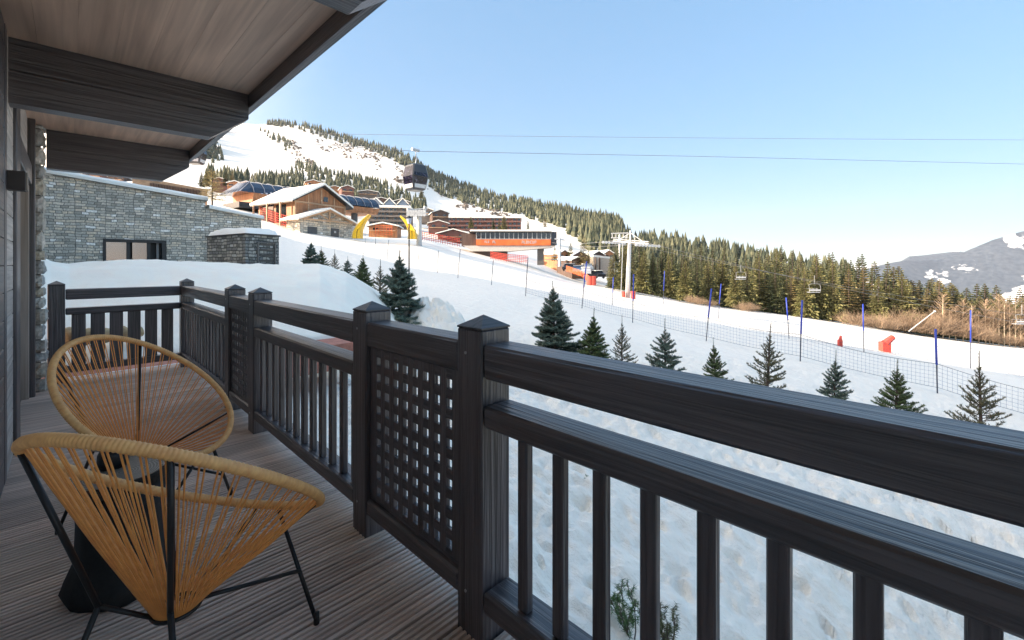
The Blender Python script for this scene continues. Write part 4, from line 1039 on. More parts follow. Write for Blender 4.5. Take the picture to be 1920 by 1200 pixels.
b.box(0, WW, -.10, -.006, ze-.35, ze-.12); b.box(WW/2-.12, WW/2+.12, -.08, -.005, ze-.11, zr-.2); b.build('timber_frame', W_BEAM, ct, local=True)
b = MB(); b.box(5.9, 7.6, -.07, -.01, z0+.6, z0+2.1); b.box(4.5, 5.2, -.07, -.01, ze+.25, ze+.95); b.build('window', M_GLASS, ct, local=True)
b = MB(); b.box(-.06, -.01, 1.9, 4.2, z0+1.0, ze-.5); b.box(-.06, -.01, 4.8, 7.6, z0+.9, ze-.4); b.build('window', M_GLASS, ct, local=True)
b = MB(); 
for k in range(24): b.box(-1.02, -.98, 1.6+k*.28, 1.64+k*.28, z0+.1, z0+1.05)
b.box(-1.05, -.95, 1.5, 8.2, z0+1.055, z0+1.13); b.box(-1.1, -.07, 1.5, 8.2, z0-.12, z0+.06)
for y in (1.5, 4.6, 8.0): b.box(-1.12, -.94, y, y+.18, z0+.07 if 0 else z0-3.0, ze-.3)
b.build('balcony', W_BEAM, ct, local=True)
# annex
ax0, ax1, ay0 = -1.2, 7.2, -3.0; az0, aze, azr = z0-4, hz(413, 59), hz(393, 60)
wb_ = MB(); rb = MB(); snb = MB(); gable(wb_, rb, snb, ax0, ax1, ay0, -.12, az0, aze, azr, .55, .14, .25)
an = wb_.build('annex_wall', M_STL, ct, local=True); rb.build('annex_roof', W_BEAM, an, local=True); snb.build('annex_snow', M_PACK, an, local=True)
b = MB(); xm = (ax0+ax1)/2
b.box(ax0+.3, ax1-.3, ay0-.5, ay0-.3, aze-.05, aze+.16)
for s in (-1, 1):
    b.tube([(xm+s*3.9, ay0-.4, aze+.1), (xm, ay0-.4, azr-.06)], .10, 4); b.tube([(xm+s*.1, ay0-.4, aze+.25), (xm+s*1.6, ay0-.4, (aze+azr)/2+.15)], .08, 4)
b.box(xm-.09, xm+.09, ay0-.48, ay0-.32, aze+.165, azr-.15); b.build('truss', W_BEAM, an, local=True)
b = MB(); b.box(-.1, 1.3, ay0-.05, ay0-.006, hz(440,58), hz(424,58)); b.build('door', M_DOOR, an, local=True)
b = MB(); b.box(3.5, 4.8, ay0-.05, ay0-.006, hz(442,58), hz(426,60)); dr = b.build('door', M_DOOR, an, local=True)
b = MB(); b.box(4.0, 4.3, ay0-.07, ay0-.051, hz(434,59), hz(430,59)); b.build('notice', M_WHT, dr, local=True)

# gondola station with a dark glass roof, behind the cottage
p0, rz = local_frame(476, 495, 78, 15, 21)
gs = thing('lift_station', 'long wooden lift station with a curved dark glass roof behind the cottage', 'lift station', (p0.x, p0.y, 0), rz)
h = lambda y, d=78: EYE+(HOR-y)/FPX*d
zb0, zb1, ze1, zt1 = h(378), h(376), h(361), h(336)
L = 27.0
prof = [(0.0, zb0+.3), (-.0, ze1), (1.7, zt1-.35), (3.0, zt1), (6.5, zt1), (8.6, ze1), (7.8, zb0)]
def section(pr, x0, x1, y=None): return [(x0, a, c) for a, c in pr]
lens_ = [(0, 10.8), (16.0, L)]
b = MB(); b.poly([(0, .6, zb0), (0, 0, ze1), (0, 8.6, ze1), (0, 8.0, zb0)], (11.2, 0, 0)); b.build('body', W_OR, gs, local=True)
b = MB(); b.poly([(16.2, .9, zb0+.2), (16.2, 0, ze1-.2), (16.2, 8.6, ze1-.2), (16.2, 8.0, zb0+.2)], (L-16.2, 0, 0)); b.build('body', W_OR, gs, local=True)
m_rg = glass('roof_glass', (.012,.016,.035), .12)
b = MB(); gp = [(0.02, ze1+.004), (.5, ze1+1.0), (1.7, zt1-.35), (3.2, zt1), (6.5, zt1), (8.58, ze1+.004)]
b.add([(0-2.2*((z-ze1)<.1), a, z) for a, z in gp]+[(L, a, z-(.0)) for a, z in gp], [(i, i+1, i+7, i+6) for i in range(5)]+[tuple(reversed(range(6))), tuple(range(6, 12)), (0, 6, 11, 5)])
b.build('glass_roof', m_rg, gs, local=True)
b = MB()
for k in range(15):
    x = k*L/14; b.tube([(max(x, .05), a-.05, z+.06) for a, z in gp[:5]], .06, 4)
for k in range(7): b.tube([(-2.25, gp[0][0]+k*1.4, ze1+.1), (.0, 1.7+k*.8, zt1-.2)], .06, 4)
b.build('roof_ribs', plain('rib_grey', (.30,.32,.36), .4), gs, local=True)
b = MB()
for k in range(12):
    x = 1.2+k*.8; b.box(x, x+.35, -.06, -.01, ze1-.08, ze1+.02+.4*((k*7) % 3)/2)
b.build('facade_panel', plain('panel_pale', (.5,.5,.55), .5), gs, local=True)
b = MB(); b.cone(22.5, 3, -6, zb0+.2, .7, .7, 14); b.cone(4, 4, -2, zb0+.1, 1.0, 1.0, 14); b.build('pillar', plain('pillar_grey', (.10,.105,.11), .6), gs, local=True)
b = MB(); b.box(-2, 14, 1, 7.5, zb0-1.1, zb0-.1); b.build('machinery', plain('machinery_dark', (.02,.02,.022), .5), gs, local=True)
b = MB()
for x in (1.0, 12.0): b.tube([(x, 4, zt1), (x+.3, 4, zt1+1.6), (x+1.4, 4, zt1)], .05, 4)
b.build('roof_mast', M_WHT, gs, local=True)
b = MB(); b.box(2, 4, -1, 9, 4, zb0-1.2); b.box(10, 22, 2, 8, 2, zb0-1.5); b.build('base', M_CONC, gs, local=True)
# red railings and deck beside the cottage
def netfence(name, label, cat, pts, hh, m, n=40):
    b = MB()
    for (a, c) in zip(pts, pts[1:]):
        a, c = Vector(a), Vector(c); L_ = (c-a).length; k = max(3, int(L_/.35)); side = Vector((-(c-a).y, (c-a).x, 0)).normalized()*.012
        for i in range(k+1):
            q = a.lerp(c, i/k); b.tube([q-Vector((0,0,.1)), q+Vector((0,0,hh))], .035 if i % 6 else .05, 4)
        for j in range(5): b.tube([a+Vector((0,0,hh*(j+.6)/5)), c+Vector((0,0,hh*(j+.6)/5))], .045, 4)
    return tag(b.build(name, m), label, cat)
netfence('red_fence', 'red slatted barrier between the stone wall and the timber cottage', 'barrier', [P(488,408,64), P(520,420,61), P(552,430,60)], 1.6, M_RED)
netfence('orange_fence', 'bright orange mesh barrier on the snow between the two yellow arches', 'barrier', [P(704,441,62), P(735,442,62)], 1.5, M_ORN)
netfence('red_fence', 'long red mesh barrier on the crest, left of the orange lift station', 'barrier', [P(792,449,70), P(830,456,70), P(862,462,70)], 1.3, M_RED)
netfence('red_fence', 'red barrier beneath the orange lift station', 'barrier', [P(920,485,78), P(950,490,76), P(990,493,76)], 1.3, M_RED)
netfence('red_fence', 'low red barrier curving down beside the car park, left of the pylon', 'barrier', [P(1062,508,74), P(1090,518,70), P(1110,532,66)], .9, M_ORN)
b = MB()
for s in range(2):
    p = P(1106+s*6, 532, 64); b.cone(p.x, p.y, p.z-.2, p.z+1.1, .45, .45, 12)
tag(b.build('crash_pad', M_RED), 'pair of red padded crash barrels at the lower end of the red barrier', 'crash pad')

# yellow arches (curved crescents)
def crescent(label, base0, base1, tip, curve, d, thick=.9):
    n = 18; t = thing('yellow_arch', label, 'arch', P((base0[0]+base1[0])/2, base0[1], d)); A = []; B = []
    for i in range(n+1):
        s = i/n; c = curve*math.sin(math.pi*s*.9)
        A.append(P(lerp(base0[0], tip[0], s**1.5)+c*.9, lerp(base0[1], tip[1]-1, s), d)); B.append(P(lerp(base1[0], tip[0], s**1.7)+c*.6, lerp(base1[1], tip[1]+1, s**.95), d+.2))
    nn = Vector((FX, FY, 0))*thick; b = MB(); b.poly(A+B[::-1], nn); b.build('shell', M_YEL, t)
    b = MB(); b.tube([a-nn*.03 for a in A], .07, 5); b.tube([a-nn*.03 for a in B], .07, 5); b.build('piping', plain('yellow_edge', (.6,.42,.08), .4), t)
    b = MB(); m_ = [A[i].lerp(B[i], .5)-nn*.03 for i in range(0, n-2)]; b.tube(m_, .03, 4); b.build('seam', M_BLACK, t); return t
crescent('yellow curved arch beside the dark pillar, its tip bending right', (661,447), (677,447), (693,403), -5, 60)
crescent('yellow curved arch behind the lamp post, its tip bending left', (779,448), (765,448), (749,405), 6, 62)

# lamp post
p = hitpx(767, 512, 24, 60); d_ = p.x*FX+p.y*FY; q = P(767, 420, d_)
lpz = thing('street_lamp', 'tall dark lamp post with a lantern head in front of the yellow arch', 'street lamp', p)
b = MB(); b.tube([p-Vector((0,0,.5)), q], .06, 8); b.build('pole', M_BLACK, lpz)
b = MB(); hh = 14/FPX*d_; b.cone(q.x, q.y, q.z+.02, q.z+hh*.75, .13, .24, 8); ln = b.build('lantern', plain('lamp_glass', (.5,.52,.6), .2), lpz)
b = MB(); b.cone(q.x, q.y, q.z+hh*.76, q.z+hh*1.1, .32, .04, 8); b.build('hood', M_BLACK, ln)

# white portal mast of the chairlift next to the second arch
p = P(786, 448, 64); mt = thing('lift_mast', 'white portal lift mast with many pulley wheels behind the second yellow arch', 'lift mast', p)
hz6 = lambda y: EYE+(HOR-y)/FPX*64
b = MB(); b.cone(p.x, p.y, p.z-1, hz6(406), .42, .34, 14); b.build('column', M_WHT, mt)
b = MB()
for y in (392, 400, 404): b.tube([P(762, y+2, 63.5), P(802, y-1, 64.5)], .10, 5)
b.tube([P(765,390,63.6), P(770,404,63.6)], .25, 6); b.tube([P(798,387,64.4), P(793,402,64.4)], .25, 6); b.build('crossbeam', M_WHT, mt)
b = MB()
for i in range(7):
    for y in (397, 402): c = P(765+i*5, y, 63.2); v = Vector((FX, FY, 0))*.2; b.tube([c, c+v], .26, 10)
b.build('pulley_wheels', M_GREY, mt)

# orange lift station on a pillar
p0, rz = local_frame(893, 495, 84, 1, .02)
os_ = thing('lift_station', 'orange banded lift station on a pillar with a snowy roof and window strip', 'lift station', (p0.x, p0.y, 0), rz)
h = lambda y, d=84: EYE+(HOR-y)/FPX*d
W = 140/FPX*84
b = MB(); b.box(0, W, 0, 6, h(460), h(448.3)); b.build('orange_band', plain('orange_panel', (.66,.15,.035), .5, 0, .35, .6), os_, local=True)
b = MB(); b.box(.1, W-.05, .1, 5.9, h(448.2), h(436)); wn_ = b.build('window_strip', glass('strip_glass', (.03,.03,.035), .1), os_, local=True)
b = MB()
for k in range(17): x = k*W/16; b.box(x-.04, x+.06, -.03, .07, h(448), h(436.2))
b.box(-.05, W+.02, -.05, .06, h(448.4), h(447.6)); b.build('mullions', M_WHT, wn_, local=True)
b = MB(); b.box(-1.4, W+.3, -.5, 6.6, h(435.8), h(434.8)); b.build('roof', M_FRAME, os_, local=True)
b = MB(); b.bbox(-1.2, W+.2, -.4, 6.5, h(434.7), h(431), .15); b.build('roof_snow', M_PACK, os_, local=True)
b = MB(); b.box(-2.9, -.02, 1, 6, h(461), h(437)); b.build('dark_end', W_DK, os_, local=True)
b = MB(); b.box(W+.02, W+1.2, .6, 6, h(459), h(434)); b.build('dark_end', plain('end_dark', (.05,.055,.07), .4), os_, local=True)
b = MB(); b.poly([(-2.6, .2, h(460.4)), (W+1.0, .2, h(460.4)), (W+.6, .2, h(463.5)), (6.5, .2, h(471)), (-.6, .2, h(471)), ], (0, 5.2, 0)); b.build('underside', M_CONC, os_, local=True)
b = MB(); b.box(W-2.4, W-1.2, 1.2, 2.6, h(497), h(463.4)); b.build('pillar', plain('pillar_dark2', (.12,.11,.10), .7), os_, local=True)
b = MB(); b.box(-1.6, 6.0, 1.2, 5, h(486), h(471.2)); b.build('lower_room', plain('lower_room', (.09,.06,.05), .8), os_, local=True)
rnd = random.Random(4); b = MB()
def strokes(x, z, hgt, n):
    for k in range(n):
        w = hgt*.55; xx = x+k*w*1.35; s = hgt*.16
        b.box(xx, xx+s, -.03, -.004, z, z+hgt)
        if k % 2 == 0: b.box(xx+s+.002, xx+w, -.03, -.004, z+hgt-s, z+hgt)
        if k % 3: b.box(xx+s+.002, xx+w, -.03, -.004, z, z+s)
        if k % 3 != 1: b.box(xx+w-s, xx+w, -.03, -.004, z+s+.002, z+hgt-s-.002)
strokes(1.6, h(455.5), .42, 3); strokes(3.1, h(456), .5, 2); strokes(8.7, h(456.5), .55, 7)
b.build('lettering', M_WHT, os_, local=True)
b = MB(); b.tube([(W+1.0, 2, h(497)), (W+2.8, 2, h(497)), (W+2.8, 2, h(480)), (W-1, 2, h(480))], .06, 4); b.tube([(W-1, 2, h(486)), (W+2.8, 2, h(486))], .06, 4); b.build('railing', M_GREY, os_, local=True)
# steel mast right of it
p = P(1049, 500, 84); t = thing('lift_mast', 'thin grey steel mast with a small wheel frame right of the orange lift station', 'lift mast', p)
b = MB(); b.tube([p, P(1049, 446, 84)], .28, 8); b.build('column', M_GREY, t)
b = MB(); b.tube([P(1040, 448, 84), P(1060, 450, 84)], .15, 5); b.build('crossarm', M_GREY, t)

# chalets and apartment houses
def chalet(label, px, yb, d, wpx, hpx, dep=8, turn=0, m=None, rows=1, roof=.32, group=None, name='chalet'):
    p = P(px, yb, d); v = xydir(math.cos(turn), math.sin(turn)); rz = math.atan2(v.y, v.x); w = wpx/FPX*d; hh = hpx/FPX*d
    t = thing(name, label, 'chalet', p, rz, group); ze = hh*(1-roof); wl = MB(); rf = MB(); sn = MB()
    gable(wl, rf, sn, -w/2, w/2, 0, dep, -3, ze, hh, w*.07, hh*.03, max(.25, hh*.05)); wl.build('wall', m or W_DK, t, local=True); rf.build('roof', M_FRAME, t, local=True); sn.build('roof_snow', M_PACK, t, local=True)
    n = max(2, int(w/2.6))
    for r in range(rows):
        z = ze*(r+.35)/rows
        for k in range(n):
            b = MB(); x = -w/2+w*(k+.5)/n; b.box(x-.5, x+.5, -.06, -.01, z, z+ze*.42/rows); b.build('window', M_GLASS, t, local=True)
        b = MB(); b.box(-w*.46, w*.46, -.9, -.07, z-ze*.12/rows, z-.02); b.build('balcony', W_BEAM, t, local=True)
    return t
def block(label, px, yb, d, wpx, hpx, floors, bays, m, mb2, turn=0, gables=0, dep=12):
    p = P(px, yb, d); v = xydir(math.cos(turn), math.sin(turn)); rz = math.atan2(v.y, v.x); w = wpx/FPX*d; hh = hpx/FPX*d
    t = thing('apartment_block', label, 'apartment block', p, rz); b = MB(); b.box(-w/2, w/2, 0, dep, -4, hh); b.build('wall', m, t, local=True)
    b = MB(); b.bbox(-w/2-.6, w/2+.6, -1.4, dep+.6, hh+.003, hh+.7, .12); b.build('roof_snow', M_PACK, t, local=True); fh = hh/floors
    for f in range(floors):
        b = MB(); b.box(-w/2, w/2, -1.3, -.02, f*fh-.12, f*fh+fh*.34); b.build('balcony', mb2, t, local=True)
    bw = w/bays
    for f in range(floors):
        for k in range(bays):
            if (f*7+k*3) % 5 == 4: continue
            b = MB(); x = -w/2+bw*(k+.18); b.box(x, x+bw*.6, -.08, -.01, f*fh+fh*.38, f*fh+fh*.88); b.build('window', M_GLASS, t, local=True)
    for k in range(gables):
        a = MB(); r = MB(); s = MB(); x = -w/2+w*(k+.5)/gables; gw = w/gables*.34; gable(a, r, s, x-gw, x+gw, .4, dep-1, hh+.71, hh+1.6, hh+3.2, .4, .1, .35)
        g = a.build('dormer', plain('blue_gable', (.16,.22,.30), .6), t, local=True); r.build('dormer_roof', M_FRAME, g, local=True); s.build('dormer_snow', M_PACK, g, local=True)
    return t
W_RB = wood('redbrown_wood', (.12,.05,.04), (.24,.11,.085), 0, .6, .2, 5); W_GB = wood('greybrown_wood', (.10,.085,.075), (.2,.175,.155), 0, .6, .2, 5)
block('wide reddish brown apartment block with snow on its roof, above the orange lift station', 904, 432, 210, 146, 23, 3, 18, W_RB, W_RB, .03)
block('grey brown stepped apartment block with blue gables, behind the two yellow arches', 730, 432, 150, 74, 42, 5, 10, W_GB, W_GB, .12, 3)
CH = [
 ('small timber chalet with a snowy roof just above the cottage ridge', 588, 350, 190, 26, 12, 8, .5, W_OR),
 ('reddish chalet half hidden by the dark glass roof, left of the pines', 652, 362, 180, 22, 14, 8, .5, W_RB),
 ('low pale roofed chalet between the cottage ridge and the reddish chalet', 628, 358, 200, 24, 9, 8, .4, W_OR),
 ('long low chalet with a snowy roof right of the reddish chalet', 690, 366, 190, 34, 9, 8, .2, W_GB),
 ('dark brown chalet with two snowy gables above the grey apartment block', 715, 385, 180, 34, 14, 8, .3, W_DK),
 ('broad brown chalet above the right end of the grey apartment block', 752, 388, 185, 30, 14, 8, .2, W_GB),
 ('dark chalet with a deep snow roof right of the white lift mast', 826, 410, 170, 30, 16, 9, .3, W_DK),
 ('grey chalet tucked behind the white lift mast wheels', 800, 404, 180, 24, 14, 9, .1, W_GB),
 ('brown chalet at the left foot of the wide apartment block', 822, 430, 140, 36, 16, 9, .2, W_RB),
 ('long brown lodge with red balconies left of the orange lift station', 850, 455, 110, 58, 24, 9, .05, W_RB),
 ('low orange timber hut between the two yellow arches', 718, 436, 80, 52, 17, 5, .1, W_OR),
 ('red roofed chalet on the far left above the stone wall', 172, 333, 120, 30, 12, 8, .2, W_RB),
 ('small snowy gabled chalet left of the last roof beam', 218, 340, 120, 24, 12, 8, .2, W_DK),
 ('little red chalet below the trees left of the lift station', 412, 344, 130, 22, 10, 8, .3, W_RB),
 ('ochre chalet among the pines left of the glass roof', 440, 352, 120, 24, 12, 8, .3, W_OR),
 ('brown gabled chalet behind the parked cars, left of two', 1087, 494, 110, 30, 22, 9, .5, W_RB),
 ('darker gabled chalet behind the parked cars, right of two', 1122, 492, 115, 26, 20, 9, .4, W_DK),
 ('small dark gabled porch house directly above the parked cars', 1083, 498, 100, 26, 15, 6, .5, W_DK),
 ('orange chalet poking out of the trees left of the pylon', 1142, 488, 118, 18, 18, 8, .1, W_OR),
 ('low chalet with a snow roof at the foot of the wood right of the station', 1058, 490, 110, 24, 20, 8, .5, W_OR)]
for lb, px, yb, d, w, hp, dep, tn, m in CH: chalet(lb, px, yb, d, w, hp, dep, tn, m, 2 if hp > 19 else 1)
# pale retaining wall with a curved roof, right of the chalets
t = thing('pale_building', 'pale beige flat fronted garage wall with dark posts, left of the pylon trees', 'building', P(1128, 520, 95))
a, c = P(1112, 518, 95), P(1150, 520, 96); b = MB(); hh = 36/FPX*95
b.poly([tuple(a), tuple(c), tuple(c+Vector((0,0,hh*.95))), tuple(a+Vector((0,0,hh)))], Vector((FX,FY,0))*5); b.build('wall', plain('beige_wall', (.52,.44,.36), .8), t)
b = MB(); 
for s in (.1, .3): q = a.lerp(c, s)-Vector((FX,FY,0))*.5; b.tube([q, q+Vector((0,0,hh))], .16, 6)
b.build('post', W_DK, t)
b = MB(); b.poly([tuple(a+Vector((0,0,hh*1.01))), tuple(c+Vector((0,0,hh*.96))), tuple(c+Vector((0,0,hh*1.06))), tuple(a+Vector((0,0,hh*1.12)))], Vector((FX,FY,0))*6); b.build('roof_snow', M_PACK, t)
# fence wall left: pale timber wall and slatted screen above the stone building
t = thing('timber_screen', 'pale sunlit timber wall with a slatted screen above the stone building', 'screen', P(300, 345, 60))
a, c = P(248, 352, 58), P(385, 372, 62); up = Vector((0,0,1))
b = MB(); b.poly([tuple(a-up*3), tuple(c-up*3), tuple(c+up*1.3), tuple(a+up*1.6)], Vector((FX,FY,0))*.4); b.build('wall', W_BEAM, t)
b = MB()
for k in range(34): q = a.lerp(c, .26+.72*k/34)-Vector((FX,FY,0))*.3; b.tube([q-up*1.5, q+up*1.0], .07, 4)
b.build('slats', W_DK, t)

# parked cars
def car(label, px, y, d, rz, colr):
    t = thing('parked_car', label, 'car', P(px, y, d), rz); pr = [(-2.1,.35),(-2.1,.85),(-1.3,1.0),(-.8,1.45),(.9,1.45),(1.5,.98),(2.1,.85),(2.1,.35)]
    b = MB(); b.poly([(x,-.85,z) for x,z in pr], (0,1.7,0)); b.build('body', plain(colr[0], colr[1], .3), t, local=True)
    b = MB(); b.poly([(x,-.87,z) for x,z in [(-1.2,1.03),(-.75,1.38),(.85,1.38),(1.35,1.03)]], (0,1.74,0)); b.build('window', M_GLASS, t, local=True)
    for x in (-1.3, 1.3):
        for s in (-1, 1): b = MB(); b.tube([(x, s*.70, .33), (x, s*.9, .33)], .33, 12); b.build('wheel', M_BLACK, t, local=True)
    b = MB(); b.bbox(-1.1, 1.1, -.8, .8, 1.455, 1.56, .03); b.build('snow_cover', M_PACK, t, local=True)
for i, (lb, px, y, d, cc) in enumerate([('dark car parked at the left end of the car park', 1068, 508, 92, ('car_dark', (.03,.035,.05))), ('blue grey car parked in the middle of the car park', 1084, 512, 88, ('car_blue', (.10,.16,.26))), ('silver car parked nearest the net in the car park', 1098, 516, 84, ('car_silver', (.4,.42,.45))), ('white car parked behind the silver car', 1100, 508, 94, ('car_white', (.6,.6,.6))), ('black car parked before the pale garage wall', 1118, 522, 84, ('car_black', (.015,.016,.02)))]):
    car(lb, px, y, d, .3+i*.2, cc)

# chairlift pylon, cables, chairs
DP = 56.0
p = P(1176, 560, DP); py_ = thing('lift_pylon', 'tall white tubular chairlift pylon with a trussed crossarm and red padding', 'lift pylon', p)
up = Vector((0,0,1)); top = P(1181, 450, DP)
b = MB(); b.tube([p-up, p.lerp(top, .5), top], [.31,.27,.21], 16); b.build('column', M_WHT, py_, True)
b = MB(); q = P(1187, 556, DP-.8); b.cone(q.x, q.y, p.z-.4, p.z+1.0, .30, .30, 10); q = P(1169, 556, DP-.4); b.cone(q.x, q.y, p.z-.3, p.z+.9, .22, .22, 8); b.build('crash_pad', M_RED, py_)
b = MB(); A, B_, T_ = P(1150, 452, DP+2), P(1216, 457, DP-2), P(1182, 441, DP)
b.tube([A, B_], .09, 5); b.tube([A+up*.25, B_+up*.25], .05, 5); b.tube([T_+up*.3, A+(B_-A)*.1], .045, 4); b.tube([T_+up*.3, A+(B_-A)*.92], .045, 4); b.tube([T_-up*1.0, T_+up*.6], .12, 6)
for s in (.2, .38, .62, .8): b.tube([A.lerp(B_, s), A.lerp(B_, s)+up*(1.1-2.2*abs(s-.5))], .05, 4)
b.build('crossarm', M_WHT, py_)
b = MB()
for s in (0.02, .98):
    c = A.lerp(B_, s)
    for k in range(8): q = c+xydir(1, .15)*(k-3.5)*.42-up*(.15+.02*k); b.tube([q, q+Vector((FX,FY,0))*.16], .18, 10)
b.build('pulley_wheels', M_GREY, py_)
b = MB(); b.tube([P(1168, 452, DP-.4), P(1164, 556, DP-.4)], .05, 4); b.build('ladder', M_GREY, py_)
t = thing('lift_mast', 'small distant steel lift frame seen just left of the tall pylon top', 'lift mast', P(1162, 500, 105))
b = MB(); c = P(1162, 500, 105); b.tube([c, P(1162, 440, 105)], .25, 6)
b.build('column', M_GREY, t)
b = MB(); b.tube([P(1146, 438, 105), P(1178, 437, 105)], .14, 4); b.tube([P(1146, 446, 105), P(1178, 446, 105)], .14, 4)
for x in (1148, 1155, 1169, 1176): b.tube([P(x, 437, 105), P(x, 447, 105)], .12, 4)
b.build('frame', M_WHT, t)
M_STEEL = plain('cable_steel', (.20,.20,.20), .5, .3)
def cable(label, pts, r, m=M_STEEL):
    b = MB(); b.tube(pts, r, 5); return tag(b.build('cable', m, None, True), label, 'cable')
def span(a, c, sag, n=24): return [a.lerp(c, i/n)-up*(sag*4*(i/n)*(1-i/n)) for i in range(n+1)]
cR0, cR1 = P(1216, 456, DP-2), P(2050, 628, 62); cL0, cL1 = P(1150, 451, DP+2), P(2050, 610, 67)
cable('right hand chairlift cable dropping from the pylon arm past the wood', span(cR0, cR1, .7), .02)
cable('left hand chairlift cable dropping from the pylon arm past the wood', span(cL0, cL1, .7), .02)
cable('chairlift cable running from the orange lift station to the pylon', span(P(1035, 455, 84), cL0, .3), .03)
cable('lower chairlift cable running from the orange lift station to the pylon', span(P(1035, 461, 84), cR0, .3), .03)
CHR = None
M_CHR = plain('chair_steel', (.30,.30,.30), .5, .2)
def liftchair(label, px, ytop, ybot, d):
    global CHR
    a = P(px, ytop, d); s = ((ybot-ytop)/FPX*d)/3.0; rz = math.atan2(FY, FX)
    if CHR is not None: return dup(CHR, a, rz, s, label, 'chairs hanging from the chairlift cable')
    t = thing('lift_chair', label, 'lift chair', a, rz, 'chairs hanging from the chairlift cable'); t.scale = (s,)*3
    b = MB(); b.tube([(0,0,.05),(0,0,-1.3)], .035, 5); b.tube([(0,-.9,-1.45),(0,-.5,-1.3),(0,.5,-1.3),(0,.9,-1.45)], .03, 5); b.build('hanger', M_CHR, t, local=True)
    b = MB()
    for s_ in (-.9, .9): b.tube([(0,s_,-1.45),(-.15,s_,-2.0),(-.1,s_,-2.6),(.55,s_,-2.65)], .028, 5)
    for s_ in (-.3, .3): b.tube([(-.12,s_,-2.6),(-.12,s_,-2.0)], .03, 4)
    b.tube([(.5,-.9,-2.1),(.5,.9,-2.1)], .03, 4); b.build('frame', M_CHR, t, local=True)
    b = MB(); b.bbox(-.1,.5,-.88,.88,-2.70,-2.64,.01); b.build('seat', plain('seat_grey', (.45,.46,.48), .5), t, local=True)
    b = MB(); b.bbox(-.2,-.16,-.88,.88,-2.42,-2.2,.01); b.build('backrest', plain('seat_grey', (.45,.46,.48), .5), t, local=True)
    CHR = t; return t
liftchair('grey lift chair on the cable nearer the pylon', 1389, 497, 527, 58)
liftchair('grey lift chair hanging before the wood in the middle of the cable', 1527, 517, 552, 60)
liftchair('pale lift chair cut off by the right edge', 1916, 572, 612, 60)

# gondola ropeway high above
g0a, g0b = P(250, 246, 70), P(2100, 263, 74)
g1a, g1b = P(250, 252, 36), P(2100, 312, 62)
cable('upper of the two long ropeway cables crossing the sky', span(g0a, g0b, .25), .028, plain('cable_pale', (.16,.16,.17), .5))
k = [P(300, 254, 34), P(590, 271, 36), P(777, 283, 38)]
cable('lower of the two long ropeway cables, the gondola hanging from it', [P(300, 250, 34), P(777, 283.5, 38), P(1300, 293, 47), P(2100, 312, 62)], .022, plain('cable_pale', (.16,.16,.17), .5))
m, nt, bs = newmat('cabin_print'); v = coords(nt); n_ = N(nt, 'ShaderNodeTexNoise', Scale=2.6, Detail=4.0, Distortion=1.5); nt.links.new(v, n_.inputs['Vector'])
r = ramp(nt, [(.48, (.006,.006,.012)), (.58, (.02,.017,.04)), (.66, (.06,.055,.08)), (.74, (.16,.155,.17))]); nt.links.new(n_.outputs[0], r.inputs[0]); nt.links.new(r.outputs[0], bs.inputs['Base Color']); bs.inputs['Roughness'].default_value = .115
M_CAB = m
def cabin(label, px, ytop, ybot, d, rz):
    s = ((ybot-ytop)/FPX*d)/3.55; a = P(px, ytop, d)
    t = thing('gondola_cabin', label, 'gondola', a, rz); t.scale = (s*.82, s*.82, s)
    b = MB(); b.box(-.45,.45,-.10,.10,-.12,.10)
    for x in (-.35,-.12,.12,.35): b.tube([(x,-.16,-.0),(x,.16,-.0)], .10, 10)
    b.tube([(.0,0,-.1),(.12,0,-.7),(.0,0,-1.25)], .05, 6); b.box(-.22,.22,-.22,.22,-1.30,-1.22); b.build('hanger', M_GREY, t, local=True)
    lv = [(-1.31,.62,.70),(-1.40,.80,.84),(-2.35,1.0,1.0),(-3.40,.80,.80),(-3.55,.62,.62)]
    b = MB(); vs = []
    for z, a_, c_ in lv:
        ch_ = .12; vs += [(-a_+ch_,-c_,z),(a_-ch_,-c_,z),(a_,-c_+ch_,z),(a_,c_-ch_,z),(a_-ch_,c_,z),(-a_+ch_,c_,z),(-a_,c_-ch_,z),(-a_,-c_+ch_,z)]
    b.add(vs, [(i*8+k, i*8+(k+1)%8, (i+1)*8+(k+1)%8, (i+1)*8+k) for i in range(4) for k in range(8)]+[tuple(range(8)), tuple(range(32,40))]); b.build('shell', plain('cabin_shell', (.05,.052,.06), .3), t, local=True)
    def face(z0, z1, f0, f1, sx, nm, mm):
        for sd in (-1, 1):
            b = MB()
            w0, w1 = interp(-z0, [1.4,2.35,3.4], [.80,1.0,.80]), interp(-z1, [1.4,2.35,3.4], [.80,1.0,.80]); e = .012
            if sx: q = [(f0*w0, sd*(w0+e), z0), (f1*w0, sd*(w0+e), z0), (f1*w1, sd*(w1+e), z1), (f0*w1, sd*(w1+e), z1)]; off = (0, -sd*.03, 0)
            else: q = [(sd*(w0+e), f0*w0, z0), (sd*(w0+e), f1*w0, z0), (sd*(w1+e), f1*w1, z1), (sd*(w1+e), f0*w1, z1)]; off = (-sd*.03, 0, 0)
            b.poly(q, off); b.build(nm, mm, t, local=True)
    face(-1.52, -2.34, -.84, .84, False, 'window', M_CAB); face(-2.37, -3.0, -.84, .84, False, 'side_panel', M_CAB); face(-3.04, -3.36, -.8, .8, False, 'lower_panel', M_GREY)
    face(-1.75, -2.34, -.84, .84, True, 'door_glass', M_CAB); face(-2.37, -3.0, -.84, .84, True, 'door_panel', M_CAB); face(-3.04, -3.36, -.8, .8, True, 'lower_panel', M_GREY)
    return t
cabin('dark gondola cabin with a purple and white print hanging from the lower cable', 779, 281, 358, 38, math.atan2(FY, FX)-.75)
cabin('small dark cabin half hidden behind the end of the last roof beam', 367, 247, 308, 70, math.atan2(FY, FX)+.2)

